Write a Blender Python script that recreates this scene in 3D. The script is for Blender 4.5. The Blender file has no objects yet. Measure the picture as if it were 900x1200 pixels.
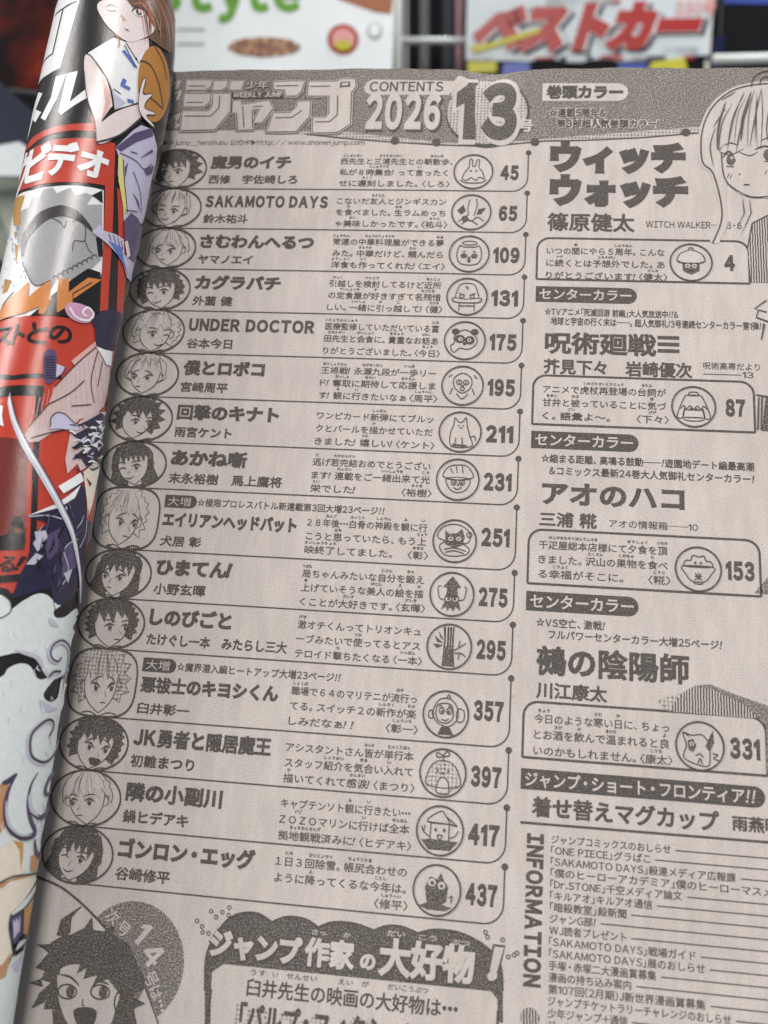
import bpy, math, random
import numpy as np
from mathutils import Matrix, Vector
from mathutils.geometry import delaunay_2d_cdt
random.seed(4)
SC = bpy.context.scene
COL = SC.collection
MM = 0.001

# ------------------------------------------------------------------ camera
# page frame: X right, Y down the page, Z into the page (mm).  The open magazine is held tilted up at 55 degrees.
TILT = math.radians(55)
W = np.array([[1, 0, 0], [0, -math.cos(TILT), math.sin(TILT)], [0, -math.sin(TILT), -math.cos(TILT)]])   # page -> world axes
F_PX = 939.559
def rotv(w):
    w = np.array(w); th = np.linalg.norm(w); k = w / th
    K = np.array([[0, -k[2], k[1]], [k[2], 0, -k[0]], [-k[1], k[0], 0]])
    return np.eye(3) + math.sin(th) * K + (1 - math.cos(th)) * K @ K
RC = rotv([-0.22917, 0.08819, 0.06001])
TC = np.array([31.82662, -80.93682, 176.13555])
CAMP = -RC.T @ TC                                        # camera in the page frame, mm
cam = bpy.data.cameras.new('camera')
cam.sensor_fit = 'VERTICAL'; cam.sensor_height = 8.7; cam.lens = 8.7 * F_PX / 1200
cam.clip_start = 0.01; cam.clip_end = 50
cam.dof.use_dof = True; cam.dof.focus_distance = 0.160; cam.dof.aperture_fstop = 3.2
camo = bpy.data.objects.new('camera', cam); COL.objects.link(camo); SC.camera = camo
M3 = W @ RC.T @ np.diag([1, -1, -1]); P3 = W @ CAMP * MM
camo.matrix_world = Matrix([list(M3[i]) + [P3[i]] for i in range(3)] + [[0, 0, 0, 1]])

# ------------------------------------------------------------------ light: shop ceiling, lamps overhead, and one added fill lamp
SC.view_settings.view_transform = 'Standard'; SC.view_settings.look = 'None'
SC.view_settings.exposure = 0.0; SC.view_settings.gamma = 1.0; SC.view_settings.use_curve_mapping = False
world = bpy.data.worlds.new('World'); SC.world = world; world.use_nodes = True
world.node_tree.nodes['Background'].inputs[0].default_value = (0.97, 0.97, 1.0, 1)
world.node_tree.nodes['Background'].inputs[1].default_value = 0.27
def lamp(name, loc, aim, sx, sy, power, color=(1, 0.97, 0.93)):
    l = bpy.data.lights.new(name, 'AREA'); l.shape = 'RECTANGLE'; l.size = sx; l.size_y = sy; l.energy = power; l.color = color
    o = bpy.data.objects.new(name, l); COL.objects.link(o); o.location = loc
    o.rotation_euler = (Vector(aim) - Vector(loc)).to_track_quat('-Z', 'Y').to_euler()
    return o
lamp('ceiling_lamp', (-1.7, -0.35, 1.55), (-0.09, 0, 0), 0.08, 1.7, 38, (1, .96, .93))
lamp('ceiling_lamp', (0.32, -0.85, 1.65), (-0.09, 0, 0), 0.10, 1.3, 28, (1, .93, .87))
lamp('top_fill_lamp', (0.15, 0.62, 0.85), (0, 0.02, 0), 0.9, 0.06, 20, (.92, .97, 1))  # added fill, no real fixture: its falloff brightens the top of the page

# ------------------------------------------------------------------ materials
def mat(name):
    m = bpy.data.materials.new(name); m.use_nodes = True
    return m, m.node_tree.nodes, m.node_tree.links, m.node_tree.nodes['Principled BSDF']
def noise(N, L, vec, scale, detail=2, rough=.55):
    n = N.new('ShaderNodeTexNoise'); n.inputs['Scale'].default_value = scale; n.inputs['Detail'].default_value = detail
    n.inputs['Roughness'].default_value = rough; L.new(vec, n.inputs['Vector']); return n.outputs['Fac']
def ramp(N, L, fac, a, b, ca, cb):
    r = N.new('ShaderNodeValToRGB'); e = r.color_ramp.elements
    e[0].position = a; e[1].position = b; e[0].color = (*ca, 1); e[1].color = (*cb, 1); L.new(fac, r.inputs[0]); return r.outputs[0]
def mixc(N, L, fac, a, b, mode='MIX'):
    m = N.new('ShaderNodeMix'); m.data_type = 'RGBA'; m.blend_type = mode
    for v, i in ((fac, 0), (a, 6), (b, 7)):
        if isinstance(v, (int, float)): m.inputs[i].default_value = v
        elif isinstance(v, tuple): m.inputs[i].default_value = (*v, 1)
        else: L.new(v, m.inputs[i])
    return m.outputs[2]
PAPER = (0.695, 0.655, 0.622); PAPER_D = (0.465, 0.435, 0.409)
INKC = (0.088, 0.081, 0.076)
def paper_color(N, L, uv):
    a = ramp(N, L, noise(N, L, uv, 3.8, 3, .8), .34, .64, PAPER_D, PAPER)
    big = ramp(N, L, noise(N, L, uv, .05, 2), .3, .7, (.93, .925, .92), (1.0, 1.0, 1.0))
    c = mixc(N, L, 1.0, a, big, 'MULTIPLY')
    sh = N.new('ShaderNodeMapping'); sh.inputs['Scale'].default_value = (1, .22, 1); L.new(uv, sh.inputs[0])      # print showing through from the other side
    c = mixc(N, L, 1.0, c, ramp(N, L, noise(N, L, sh.outputs[0], .42, 3, .6), .42, .62, (.915, .915, .92), (1, 1, 1)), 'MULTIPLY')
    fib = ramp(N, L, noise(N, L, uv, 1.1, 1), .72, .76, (1, 1, 1), (.80, .77, .74))
    return mixc(N, L, .8, c, fib, 'MULTIPLY')
def print_mat(name, kind):
    """paper, or ink of some coverage printed on that paper; the grain is the newsprint's own"""
    m, N, L, b = mat(name)
    u = N.new('ShaderNodeUVMap'); u.uv_map = 'UVMap'; uv = u.outputs[0]
    pc = paper_color(N, L, uv)
    if kind == 'paper': col = pc
    else:
        lo, hi = dict(ink=(.55, .84), fine=(.56, .84), tone=(.43, .68), hair=(.50, .78), light=(.3, .5), dots=(.5, .6), lines=(.5, .6))[kind]
        if kind == 'dots':
            mp = N.new('ShaderNodeMapping'); mp.inputs['Rotation'].default_value = (0, 0, math.radians(45)); mp.inputs['Scale'].default_value = (1.9, 1.9, 1)
            L.new(uv, mp.inputs[0]); c = N.new('ShaderNodeTexChecker'); c.inputs['Scale'].default_value = 1.0; L.new(mp.outputs[0], c.inputs['Vector'])
            fac = c.outputs['Fac']
            n2 = noise(N, L, uv, 2.2, 2); mm = N.new('ShaderNodeMath'); mm.operation = 'MULTIPLY_ADD'; L.new(fac, mm.inputs[0]); mm.inputs[1].default_value = .5
            L.new(n2, mm.inputs[2]); fac = mm.outputs[0]; lo, hi = .28, .74
        elif kind == 'lines':
            w_ = N.new('ShaderNodeTexWave'); w_.inputs['Scale'].default_value = .62; w_.inputs['Distortion'].default_value = 2.2
            w_.inputs['Detail'].default_value = 2; w_.inputs['Detail Scale'].default_value = 1.2; L.new(uv, w_.inputs['Vector']); fac = w_.outputs['Fac']; lo, hi = .35, .75
        else: fac = noise(N, L, uv, 4.2 if kind in ('ink', 'fine') else 3.9, 2, .7)
        mask = ramp(N, L, fac, lo, hi, (0, 0, 0), (1, 1, 1))
        ink = INKC if kind in ('ink', 'lines') else (.080, .074, .068)
        col = mixc(N, L, mask, ink, pc)
    L.new(col, b.inputs['Base Color']); b.inputs['Roughness'].default_value = .9; b.inputs['Specular IOR Level'].default_value = .12
    b0 = N.new('ShaderNodeBump'); b0.inputs['Strength'].default_value = .6; b0.inputs['Distance'].default_value = .0016      # the sheet's soft cockling
    L.new(noise(N, L, uv, .032, 2, .5), b0.inputs['Height'])
    bp = N.new('ShaderNodeBump'); bp.inputs['Strength'].default_value = .45; bp.inputs['Distance'].default_value = .00007
    L.new(noise(N, L, uv, 2.0, 4, .75), bp.inputs['Height']); L.new(b0.outputs[0], bp.inputs['Normal']); L.new(bp.outputs[0], b.inputs['Normal'])
    return m
PM = {k: print_mat('newsprint_' + k, k) for k in ('paper', 'ink', 'fine', 'tone', 'hair', 'dots', 'lines')}
def gloss_mat(name, color, rough=.23, vary=.12):
    m, N, L, b = mat(name)
    u = N.new('ShaderNodeUVMap'); u.uv_map = 'UVMap'; uv = u.outputs[0]
    d = tuple(c * (1 - vary) for c in color)
    L.new(ramp(N, L, noise(N, L, uv, .8, 4, .7), .3, .7, d, color), b.inputs['Base Color'])
    b.inputs['Roughness'].default_value = rough; b.inputs['Specular IOR Level'].default_value = .5
    mp = N.new('ShaderNodeMapping'); mp.inputs['Scale'].default_value = (1, .35, 1); L.new(uv, mp.inputs[0])
    bp = N.new('ShaderNodeBump'); bp.inputs['Strength'].default_value = .50; bp.inputs['Distance'].default_value = .00006
    L.new(noise(N, L, mp.outputs[0], 4.2, 3, .7), bp.inputs['Height']); L.new(bp.outputs[0], b.inputs['Normal'])
    return m
GC = dict(black=(.012, .012, .014), red=(.50, .055, .032), darkred=(.17, .03, .026), white=(.80, .82, .84), grey=(.36, .37, .39), orange=(.62, .24, .07),
          ochre=(.50, .27, .07), skin=(.74, .66, .66), brown=(.14, .085, .055), ball=(.42, .19, .045), lilac=(.52, .50, .66), purple=(.095, .07, .16),
          navy=(.022, .02, .055), pink=(.60, .33, .50), cloth=(.60, .47, .47), cream=(.74, .68, .58), tan=(.50, .27, .14), blue=(.10, .17, .50),
          cloud=(.66, .72, .73), shade=(.50, .50, .60), steel=(.55, .60, .70), flush=(.66, .40, .36), yellow=(.65, .62, .22), dark=(.05, .045, .05))
GM = {k: gloss_mat('cover_' + k, v) for k, v in GC.items()}

# ------------------------------------------------------------------ the two printed surfaces
XS, KAP = -20.0, 0.14837e-3
def page_z(X, Y):
    s = np.where(X < XS, XS - X, 0.0); g = np.where(X < -87, -87 - X, 0.0)
    z = KAP * s ** 2 + .10 * g ** 2
    return z + .25 * np.exp(-((X + 8) / 6.) ** 2) * np.exp(-((Y + 19.5) / 4.) ** 2) * 4
def page_pt(A, lift):                                    # A: N x 2 page mm, lift in mm towards the reader -> world
    X, Y = A[:, 0], A[:, 1]
    return np.stack([X, Y, page_z(X, Y) - lift], 1) @ W.T * MM
CYX, CYX1, CYR, CYR1 = -91.34, -0.0082, 12.16, -0.0008   # the rolled-back cover: a roll lying in the gutter
BY = np.array([-60, -29, -23, -14, -1, 11, 28, 46, 60, 74, 89, 115, 240.]); BX = np.array([-2.2, -2.2, .2, 1.3, 1.8, 1.6, .2, -.9, -1.4, -1., 0, -.3, 0])
def cover_mm(A, lift):
    th, Y = A[:, 0] / 12.0, A[:, 1]
    R = CYR + CYR1 * Y; xc = CYX + CYX1 * Y; zc = -R - 2
    grow = 1 + .10 * np.clip(-th - 3.3, 0, 9)            # the roll opens a little towards its free edge
    Re = R * grow + lift + .16 * np.sin(Y * .045 + th * 2.1) * np.sin(th * 3.0 + 1) + .07 * np.sin(Y * .13 + th * 5); c = np.cos(th)      # soft dents
    x = xc + Re * c + np.interp(Y, BY, BX) * np.clip(c, 0, 1)
    z = zc + Re * np.sin(th)
    return np.stack([x, Y, z], 1)
def cover_pt(A, lift): return cover_mm(A, lift) @ W.T * MM
def proj(P):                                             # page-frame mm -> photograph pixels
    q = P @ RC.T + TC
    return np.stack([450 + F_PX * q[:, 0] / q[:, 2], 600 + F_PX * q[:, 1] / q[:, 2]], 1)
def page_uv(px, py):
    X, Y = (px - 600) / 5.0, (py - 180) / 5.2
    f = lambda x, y: proj(np.array([[x, y, KAP * max(XS - x, 0) ** 2]]))[0]
    for _ in range(8):
        p = f(X, Y); e = np.array([px, py]) - p
        d = np.linalg.solve(np.stack([(f(X + .01, Y) - p) / .01, (f(X, Y + .01) - p) / .01], 1), e); X += d[0]; Y += d[1]
    return X, Y
_gs, _gy = np.meshgrid(np.radians(np.linspace(-188, 14, 203)) * 12, np.linspace(-45, 200, 246)); _G = np.stack([_gs.ravel(), _gy.ravel()], 1); _GP = proj(cover_mm(_G, 0))
_ctr = cover_mm(_G, 0); _nrm = cover_mm(_G, 1) - _ctr; _vis = ((CAMP - _ctr) * _nrm).sum(1) > 0
_G, _GP = _G[_vis], _GP[_vis]
def cover_uv(px, py):
    i = np.argsort(((_GP - [px, py]) ** 2).sum(1))[:4]; w = 1 / (((_GP[i] - [px, py]) ** 2).sum(1) + .05)
    a = (_G[i] * w[:, None]).sum(0) / w.sum(); b = a.copy(); f = lambda q: proj(cover_mm(q[None], 0))[0]
    for _ in range(5):
        p = f(b); e = np.array([px, py]) - p
        J = np.stack([(f(b + [.01, 0]) - p) / .01, (f(b + [0, .01]) - p) / .01], 1)
        if abs(np.linalg.det(J)) < 3: return tuple(a)
        b = b + np.linalg.solve(J, e)
        if abs(b - a).max() > 2.5: return tuple(a)
    return tuple(b)

# ------------------------------------------------------------------ lettering: outlines of the built-in font
_tc = bpy.data.curves.new('glyph', 'FONT'); _to = bpy.data.objects.new('glyph', _tc); COL.objects.link(_to)
_cache = {}
def glyph(ch, bold=0.0, res=3):
    if bold > .03 and '\u4e00' <= ch <= '\u9fff': bold = round(bold * .74, 4)
    k = (ch, bold, res)
    if k not in _cache and ch == '1':
        v = np.array([(.31, 0), (.42, 0), (.42, .733), (.335, .733), (.31, .70), (.31, .585), (.15, .60), (.15, .51)])
        _cache[k] = embolden(v, [(0, 1, 2, 3, 4, 5), (4, 6, 7, 5)], bold)
    if k not in _cache:
        _tc.body = chr(ord(ch) + 0xFEE0) if '!' <= ch <= '~' else ch; _tc.offset = 0; _tc.resolution_u = res
        bpy.context.view_layer.update()
        me = bpy.data.meshes.new_from_object(_to.evaluated_get(bpy.context.evaluated_depsgraph_get()))
        v = np.array([p.co[:2] for p in me.vertices]).reshape(-1, 2); f = [tuple(p.vertices) for p in me.polygons]
        bpy.data.meshes.remove(me); _cache[k] = embolden(v, f, bold)
    return _cache[k]
def embolden(v, f, bold):                                # widen the strokes: a rim along every outline
    if bold <= 0 or len(v) == 0: return v, f
    g = []
    for q in f:
        ar = sum(v[q[i]][0] * v[q[(i + 1) % len(q)]][1] - v[q[(i + 1) % len(q)]][0] * v[q[i]][1] for i in range(len(q)))
        if abs(ar) > 1e-10: g.append(q if ar > 0 else q[::-1])
    ed = {(q[i], q[(i + 1) % len(q)]) for q in g for i in range(len(q))}
    bd = [e for e in ed if (e[1], e[0]) not in ed]
    nrm = {}; nx = []
    for a, b in bd:
        d = v[b] - v[a]; L = math.hypot(*d)
        n = np.array([d[1], -d[0]]) / L if L > 1e-9 else np.zeros(2)
        nrm.setdefault(a, [None, None])[1] = n; nrm.setdefault(b, [None, None])[0] = n
    idx, out = {}, list(map(tuple, v))
    for a, (n1, n2) in nrm.items():
        n1 = n2 if n1 is None else n1; n2 = n1 if n2 is None else n2
        m = (n1 + n2) / max(.45, 1 + n1 @ n2); idx[a] = len(out); out.append(tuple(v[a] + m * bold))
    return np.array(out), g + [(b, a, idx[a], idx[b]) for a, b in bd]
def _rim(ch, bold, res):                                 # 1 on the outer rim of a widened stroke, else 0 (the rim lies a hair lower)
    n0 = len(glyph(ch if ch != '…' else '・', 0, res)[0]); n1 = len(glyph(ch if ch != '…' else '・', bold, res)[0])
    r = np.concatenate([np.zeros(n0), np.ones(n1 - n0)]); return np.concatenate([r] * 3) if ch == '…' else r
HALF_R, HALF_L = set('〈「（『['), set('〉」）』]')
def layout(s, bold, res=3, tight=.6):
    """-> verts, faces in em units, x from 0 to ink width; plus the cell of each character"""
    V, Fc, cells, x, n = [], [], [], 0.0, 0
    for ch in s:
        if ch == ' ': cells.append((x, x + .32)); x += .32; continue
        if ch == '　': cells.append((x, x + 1)); x += 1; continue
        dots = ch == '…'
        v, f = glyph('・' if dots else ch, bold, res)
        if dots: v = np.concatenate([v + [-.34, 0], v, v + [.34, 0]]); m = len(v) // 3; f = [tuple(i + j * m for i in q) for j in range(3) for q in f]
        adv, sh = 1.0, 0.0
        if ch in '！!': v = v + np.stack([v[:, 1] * .2, v[:, 0] * 0], 1)
        if ord(ch) < 0x250 or ch in '▶':
            lo, hi = (v[:, 0].min(), v[:, 0].max()) if len(v) else (0, .3); sh = -lo + .04; adv = hi - lo + .085
        elif ch in HALF_R: adv, sh = .5, -.5
        elif ch in HALF_L: adv, sh = .5, 0
        elif ch in '！': adv, sh = tight, -(1 - tight) / 2 - .06
        elif ch in '、。・': adv, sh = (.72, 0 if ch != '・' else -.14)
        V.append(v + [x + sh, 0]); Fc += [tuple(i + n for i in q) for q in f]; n += len(v)
        cells.append((x, x + adv)); x += adv
    V = np.concatenate(V) if V else np.zeros((0, 2))
    return V, Fc, cells, x

class Print:
    """collects printed shapes (flat coordinates in mm on the page or the cover) into ONE mesh"""
    def __init__(s, on='page'): s.V, s.F, s.M, s.mats, s.L, s.n, s.k, s.on = [], [], [], [], [], 0, 0, on
    def _add(s, v, f, m, lev, dz=0.0):
        v = np.asarray(v, float)
        if len(v) == 0: return
        if m not in s.mats: s.mats.append(m)
        s.k += 1; s.V.append(v); s.L.append(np.full(len(v), lev * (.03 if s.on == 'page' else .05) + (s.k % 9) * .0018) + dz)
        s.F += [tuple(i + s.n for i in q) for q in f]; s.M += [s.mats.index(m)] * len(f); s.n += len(v)
    def poly(s, pts, m='ink', lev=1, step=None):
        pts = dens(pts, step or (6 if s.on == 'page' else .8), True)
        sx, sy = (6, 6) if s.on == 'page' else (.75, 2.5)
        a = np.array(pts); lo, hi = a.min(0), a.max(0)
        g = [(x, y) for x in np.arange(lo[0] + sx / 2, hi[0], sx) for y in np.arange(lo[1] + sy / 2, hi[1], sy)]
        if g:
            g = np.array(g); g = g[inside(g, a)]
            if len(g): d = np.sqrt(((g[:, None] - a[None]) ** 2).sum(2)).min(1); g = g[d > .25 * min(sx, sy)]
        vs = [Vector(p) for p in pts] + [Vector(p) for p in g]
        try: r = delaunay_2d_cdt(vs, [], [list(range(len(pts)))], 1, 1e-6)
        except Exception: return
        v = np.array([tuple(p) for p in r[0]]); f = [tuple(q) for q in r[2]]
        c = np.array([v[list(q)].mean(0) for q in f]); ok = inside(c, a) if len(f) else []
        s._add(v, [q for q, o in zip(f, ok) if o], m, lev)
    def stroke(s, pts, w=.28, m='ink', lev=2, closed=False, taper=False):
        p = np.array(dens(pts, 5 if s.on == 'page' else .7, closed), float)
        if closed: p = np.vstack([p, p[:1]])
        if len(p) < 2: return
        t = np.gradient(p, axis=0)
        if closed: t[0] = t[-1] = p[1] - p[-2]
        t /= np.linalg.norm(t, axis=1)[:, None] + 1e-9; nn = np.stack([-t[:, 1], t[:, 0]], 1)
        ww = np.full(len(p), w / 2)
        if taper: ww = ww * np.clip(np.sin(np.linspace(.12, math.pi - .05, len(p))) ** .7, .12, 1)
        v = np.concatenate([p + nn * ww[:, None], p - nn * ww[:, None]]); k = len(p)
        s._add(v, [(i, i + 1, k + i + 1, k + i) for i in range(k - 1)], m, lev)
    def ell(s, c, rx, ry, m='ink', lev=1, n=40): s.poly(ell(c, rx, ry, n), m, lev)
    def ring(s, c, rx, ry, w=.28, m='ink', lev=2, n=48): s.stroke(ell(c, rx, ry, n), w, m, lev, True)
    def text(s, txt, x0, y1, size, x1=None, bold=.01, m='ink', lev=2, sx=1.0, slant=0, rot=0, res=3, grow=None):
        """baseline-left at (x0,y1); fitted to end at x1; rot turns it clockwise about its start"""
        v, f, cells, w = layout(txt, bold, res)
        if len(v) == 0: return cells
        lo, hi = v[:, 0].min(), v[:, 0].max()
        k = (x1 - x0) / (hi - lo) if x1 is not None else size * sx
        X = (v[:, 0] - lo) * k + slant * v[:, 1] * size; Y = -v[:, 1] * size
        if grow: X = X + 0
        if rot: c, q = math.cos(math.radians(rot)), math.sin(math.radians(rot)); X, Y = X * c - Y * q, X * q + Y * c
        v = np.stack([x0 + X, y1 + Y], 1)
        if s.on == 'cover': v, f = refine(v, f, 1.1); s._add(v, f, m, lev)
        else: s._add(v, f, m, lev, np.concatenate([_rim(ch, bold, res) for ch in txt if ch not in ' 　']) * -.012)
        return [(x0 + (a - lo) * k, x0 + (b - lo) * k) for a, b in cells]
    def cjk(s, txt, x0, x1, y0, y1, **kw):               # ink box: y0 top, y1 bottom of full-height characters
        sz = (y1 - y0) / .93; return s.text(txt, x0, y1 - .085 * sz, sz, x1, **kw)
    def build(s, name, parent, mats):
        if s.n == 0: return None
        A = np.concatenate(s.V); L = np.concatenate(s.L)
        P = (page_pt if s.on == 'page' else cover_pt)(A, L)
        me = bpy.data.meshes.new(name); me.from_pydata(P.tolist(), [], s.F)
        for m in s.mats: me.materials.append(mats[m])
        me.polygons.foreach_set('material_index', s.M)
        if s.on == 'cover': me.polygons.foreach_set('use_smooth', [True] * len(s.F))
        uv = me.uv_layers.new(name='UVMap'); li = np.zeros(len(me.loops), int); me.loops.foreach_get('vertex_index', li)
        uv.data.foreach_set('uv', A[li].astype(np.float32).ravel()); me.update()
        # every print faces the reader
        nr = np.zeros(len(me.polygons) * 3); me.polygons.foreach_get('normal', nr); nr = nr.reshape(-1, 3)
        if s.on == 'page' and (nr @ (W @ np.array([0, 0, -1.0]))).mean() < 0: me.flip_normals()
        o = bpy.data.objects.new(name, me); COL.objects.link(o); o.parent = parent
        return o
def ell(c, rx, ry, n=40, a0=0, a1=360): return [(c[0] + rx * math.cos(math.radians(a)), c[1] + ry * math.sin(math.radians(a))) for a in np.linspace(a0, a1, n, endpoint=(a1 - a0) != 360)]
def dens(pts, step, closed):
    out = []; q = list(pts) + ([pts[0]] if closed else [])
    for a, b in zip(q[:-1], q[1:]):
        d = math.dist(a, b)
        if d < 1e-7: continue
        n = max(1, math.ceil(d / step))
        out += [(a[0] + (b[0] - a[0]) * i / n, a[1] + (b[1] - a[1]) * i / n) for i in range(n)]
    if not closed: out.append(tuple(q[-1]))
    return out
def inside(p, poly):
    p = np.asarray(p, float); poly = np.asarray(poly); r = np.zeros(len(p), bool); j = len(poly) - 1
    for i in range(len(poly)):
        a, b = poly[i], poly[j]
        if a[1] != b[1]: r ^= ((a[1] > p[:, 1]) != (b[1] > p[:, 1])) & (p[:, 0] < (b[0] - a[0]) * (p[:, 1] - a[1]) / (b[1] - a[1]) + a[0])
        j = i
    return r
def refine(v, f, mx):
    v = [tuple(p) for p in v]; st = []
    for q in f: st += [(q[0], q[i], q[i + 1]) for i in range(1, len(q) - 1)]
    out, mid = [], {}
    while st:
        t = st.pop(); L = [(math.dist(v[t[i]], v[t[(i + 1) % 3]]), i) for i in range(3)]; d, i = max(L)
        if d <= mx: out.append(t); continue
        a, b, c = t[i], t[(i + 1) % 3], t[(i + 2) % 3]; k = (min(a, b), max(a, b))
        if k not in mid: mid[k] = len(v); v.append(((v[a][0] + v[b][0]) / 2, (v[a][1] + v[b][1]) / 2))
        st += [(a, mid[k], c), (mid[k], b, c)]
    return np.array(v), out
def smooth(pts, closed=False, n=6):                      # Catmull-Rom
    p = [np.array(q, float) for q in pts]; k = len(p); out = []
    g = (lambda i: p[i % k]) if closed else (lambda i: p[min(max(i, 0), k - 1)])
    for i in range(k if closed else k - 1):
        a, b, c, d = g(i - 1), g(i), g(i + 1), g(i + 2)
        for j in range(n):
            t = j / n; out.append(tuple(.5 * (2 * b + (c - a) * t + (2 * a - 5 * b + 4 * c - d) * t * t + (3 * b - a - 3 * c + d) * t ** 3)))
    if not closed: out.append(tuple(p[-1]))
    return out
def clip(poly, conv):                                    # Sutherland-Hodgman against a convex outline
    out = list(poly); k = len(conv); ar = sum(conv[i][0] * conv[(i + 1) % k][1] - conv[(i + 1) % k][0] * conv[i][1] for i in range(k)); sg = 1 if ar > 0 else -1
    for i in range(k):
        a, b = conv[i], conv[(i + 1) % k]; s = lambda p: sg * ((b[0] - a[0]) * (p[1] - a[1]) - (b[1] - a[1]) * (p[0] - a[0]))
        inp, out = out, []
        for j in range(len(inp)):
            p, q = inp[j - 1], inp[j]; sp, sq = s(p), s(q)
            if (sp >= 0) != (sq >= 0): t = sp / (sp - sq); out.append((p[0] + (q[0] - p[0]) * t, p[1] + (q[1] - p[1]) * t))
            if sq >= 0: out.append(q)
        if not out: return []
    return out

def thing(name, label, cat, loc=(0, 0, 0), group=None):
    o = bpy.data.objects.new(name, None); COL.objects.link(o); o.location = loc; o['label'] = label; o['category'] = cat; o.empty_display_size = .02
    if group: o['group'] = group
    return o
def obj(name, verts, faces, m, parent, uv=None, smooth_=False, solid=0):
    me = bpy.data.meshes.new(name); me.from_pydata([tuple(v) for v in verts], [], faces)
    me.materials.append(m)
    if uv is not None:
        l = me.uv_layers.new(name='UVMap'); li = np.zeros(len(me.loops), int); me.loops.foreach_get('vertex_index', li); l.data.foreach_set('uv', np.asarray(uv, np.float32)[li].ravel())
    if smooth_: me.polygons.foreach_set('use_smooth', [True] * len(me.polygons))
    o = bpy.data.objects.new(name, me); COL.objects.link(o); o.parent = parent
    return o
def sheet(name, us, vs, fn, lift, m, parent, thick=0.0, edge=None):
    g = [(u, v) for v in vs for u in us]; A = np.array(g)
    if edge is not None: A = edge(A)
    P = fn(A, lift); n, k = len(us), len(vs); f = [(j * n + i, j * n + i + 1, (j + 1) * n + i + 1, (j + 1) * n + i) for j in range(k - 1) for i in range(n - 1)]
    if thick:
        Q = fn(A, lift - thick); o = n * k; rim = [i for i in range(n)] + [j * n + n - 1 for j in range(1, k)] + [(k - 1) * n + i for i in range(n - 2, -1, -1)] + [j * n for j in range(k - 2, 0, -1)]
        f = f + [tuple(i + o for i in q[::-1]) for q in f] + [(a, b, b + o, a + o) for a, b in zip(rim, rim[1:] + rim[:1])]
        P = np.concatenate([P, Q]); A = np.concatenate([A, A])
    return obj(name, P, f, m, parent, A, True)

# ================================================================== THE OPEN MAGAZINE
mag = thing('magazine', 'newsprint magazine open at its grey contents page, glossy red and black cover rolled back', 'magazine')
def top_edge(A):
    A = A.copy(); t = np.clip((A[:, 1] + 12) / -7.5, 0, 1); x = A[:, 0]
    A[:, 1] += t * (.9 * np.exp(-((x + 8) / 7) ** 2) + .12 * np.sin(x * .21) + .07 * np.sin(x * .53 + 1))
    return A
page = sheet('contents_page', np.unique(np.concatenate([np.arange(-96, -84, .6), np.arange(-84, 76, 2.)])), np.unique(np.concatenate([np.arange(-19.5, -10, .8), np.arange(-10, 238, 3.)])), page_pt, 0, PM['paper'], mag, .08, top_edge)
def stack_pt(A, lift): return page_pt(A, lift)
def st_edge(A):
    A = A.copy(); return A
sheet('page_block', np.arange(-95, 74, 3.), np.arange(-18.6, 237, 4.), page_pt, -.35, PM['paper'], mag, 16)
COVER_T = np.radians(np.arange(-268, 96, 3.)) * 12
cover = sheet('rolled_cover', COVER_T, np.concatenate([np.arange(-42, 90, 2.), np.arange(90, 238, 4.)]), cover_pt, 0, GM['black'], mag, .5)
def put(name, p, lab=None):
    o = p.build(name, page if p.on == 'page' else cover, PM if p.on == 'page' else GM)
    if lab and o: o['label'] = lab
    return o

# ------------------------------------------------------------------ header
TOPY = -19.2
p = Print()
low = [(-93, -3.3), (-60, -3.3), (-42, -2.95), (-31.5, -1.6), (-20, -.2), (-9, .1), (-1.2, -.7), (11, -2.0), (23, -3.2), (34, -4.2), (46, -5.4), (60, -6.8)]
top = [tuple(q) for q in top_edge(np.array([(x, -19.45) for x in np.arange(-93, 61, 3.)]))]
p.poly(top + low[::-1], 'tone', 1)
edge = [(-93, -3.2), (-60, -3.0), (-50, -2.2), (-41.8, -1.17), (-31.4, -.26), (-20, .49), (-9, .8), (3.7, -.66), (11.5, -.86), (24, -1.6), (36.3, -2.9), (46, -4.0), (60, -5.4)]
p.poly(low[1:] + edge[:0:-1], 'dots', 1)
p.stroke(edge[2:], .3, 'ink', 2)
for c in ((-29.6, -.5), (-20.3, -.1), (1.3, -.35), (33.5, -3)): p.ell(c, .95, .95, 'ink', 3)
put('header_band', p)
# title logo, angular letters
p = Print(); ZL = lambda q: page_uv(190 + q[0] * .26667, 70 + q[1] * .26667)
LOGO = [[(110, 92), (220, 92), (215, 118), (192, 135), (105, 135)], [(228, 95), (290, 95), (283, 120), (264, 135), (222, 135)], [(302, 95), (362, 95), (346, 135), (296, 135)],
        [(100, 152), (215, 152), (210, 186), (186, 208), (95, 208)], [(92, 228), (205, 228), (222, 205), (228, 152), (303, 152), (300, 228), (232, 308), (82, 312)],
        [(312, 182), (345, 182), (350, 200), (470, 182), (488, 214), (440, 278), (402, 278), (432, 216), (395, 222), (396, 308), (334, 310), (330, 236), (308, 236)],
        [(492, 100), (626, 95), (612, 140), (590, 160), (545, 160), (540, 132), (492, 132)], [(490, 236), (562, 236), (590, 215), (600, 185), (652, 185), (646, 250), (590, 316), (462, 318)],
        [(645, 98), (766, 98), (790, 86), (846, 88), (852, 118), (830, 146), (826, 284), (770, 320), (662, 322), (664, 256), (718, 256), (736, 238), (736, 160), (640, 160)]]
for q in LOGO:
    P_ = [ZL(a) for a in q]; c = np.mean(P_, 0)
    p.stroke(P_, 1.5, 'ink', 2, True); p.stroke(P_, 1.0, 'paper', 3, True); p.stroke(P_, .55, 'ink', 4, True); p.poly(P_, 'paper', 5)
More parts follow.
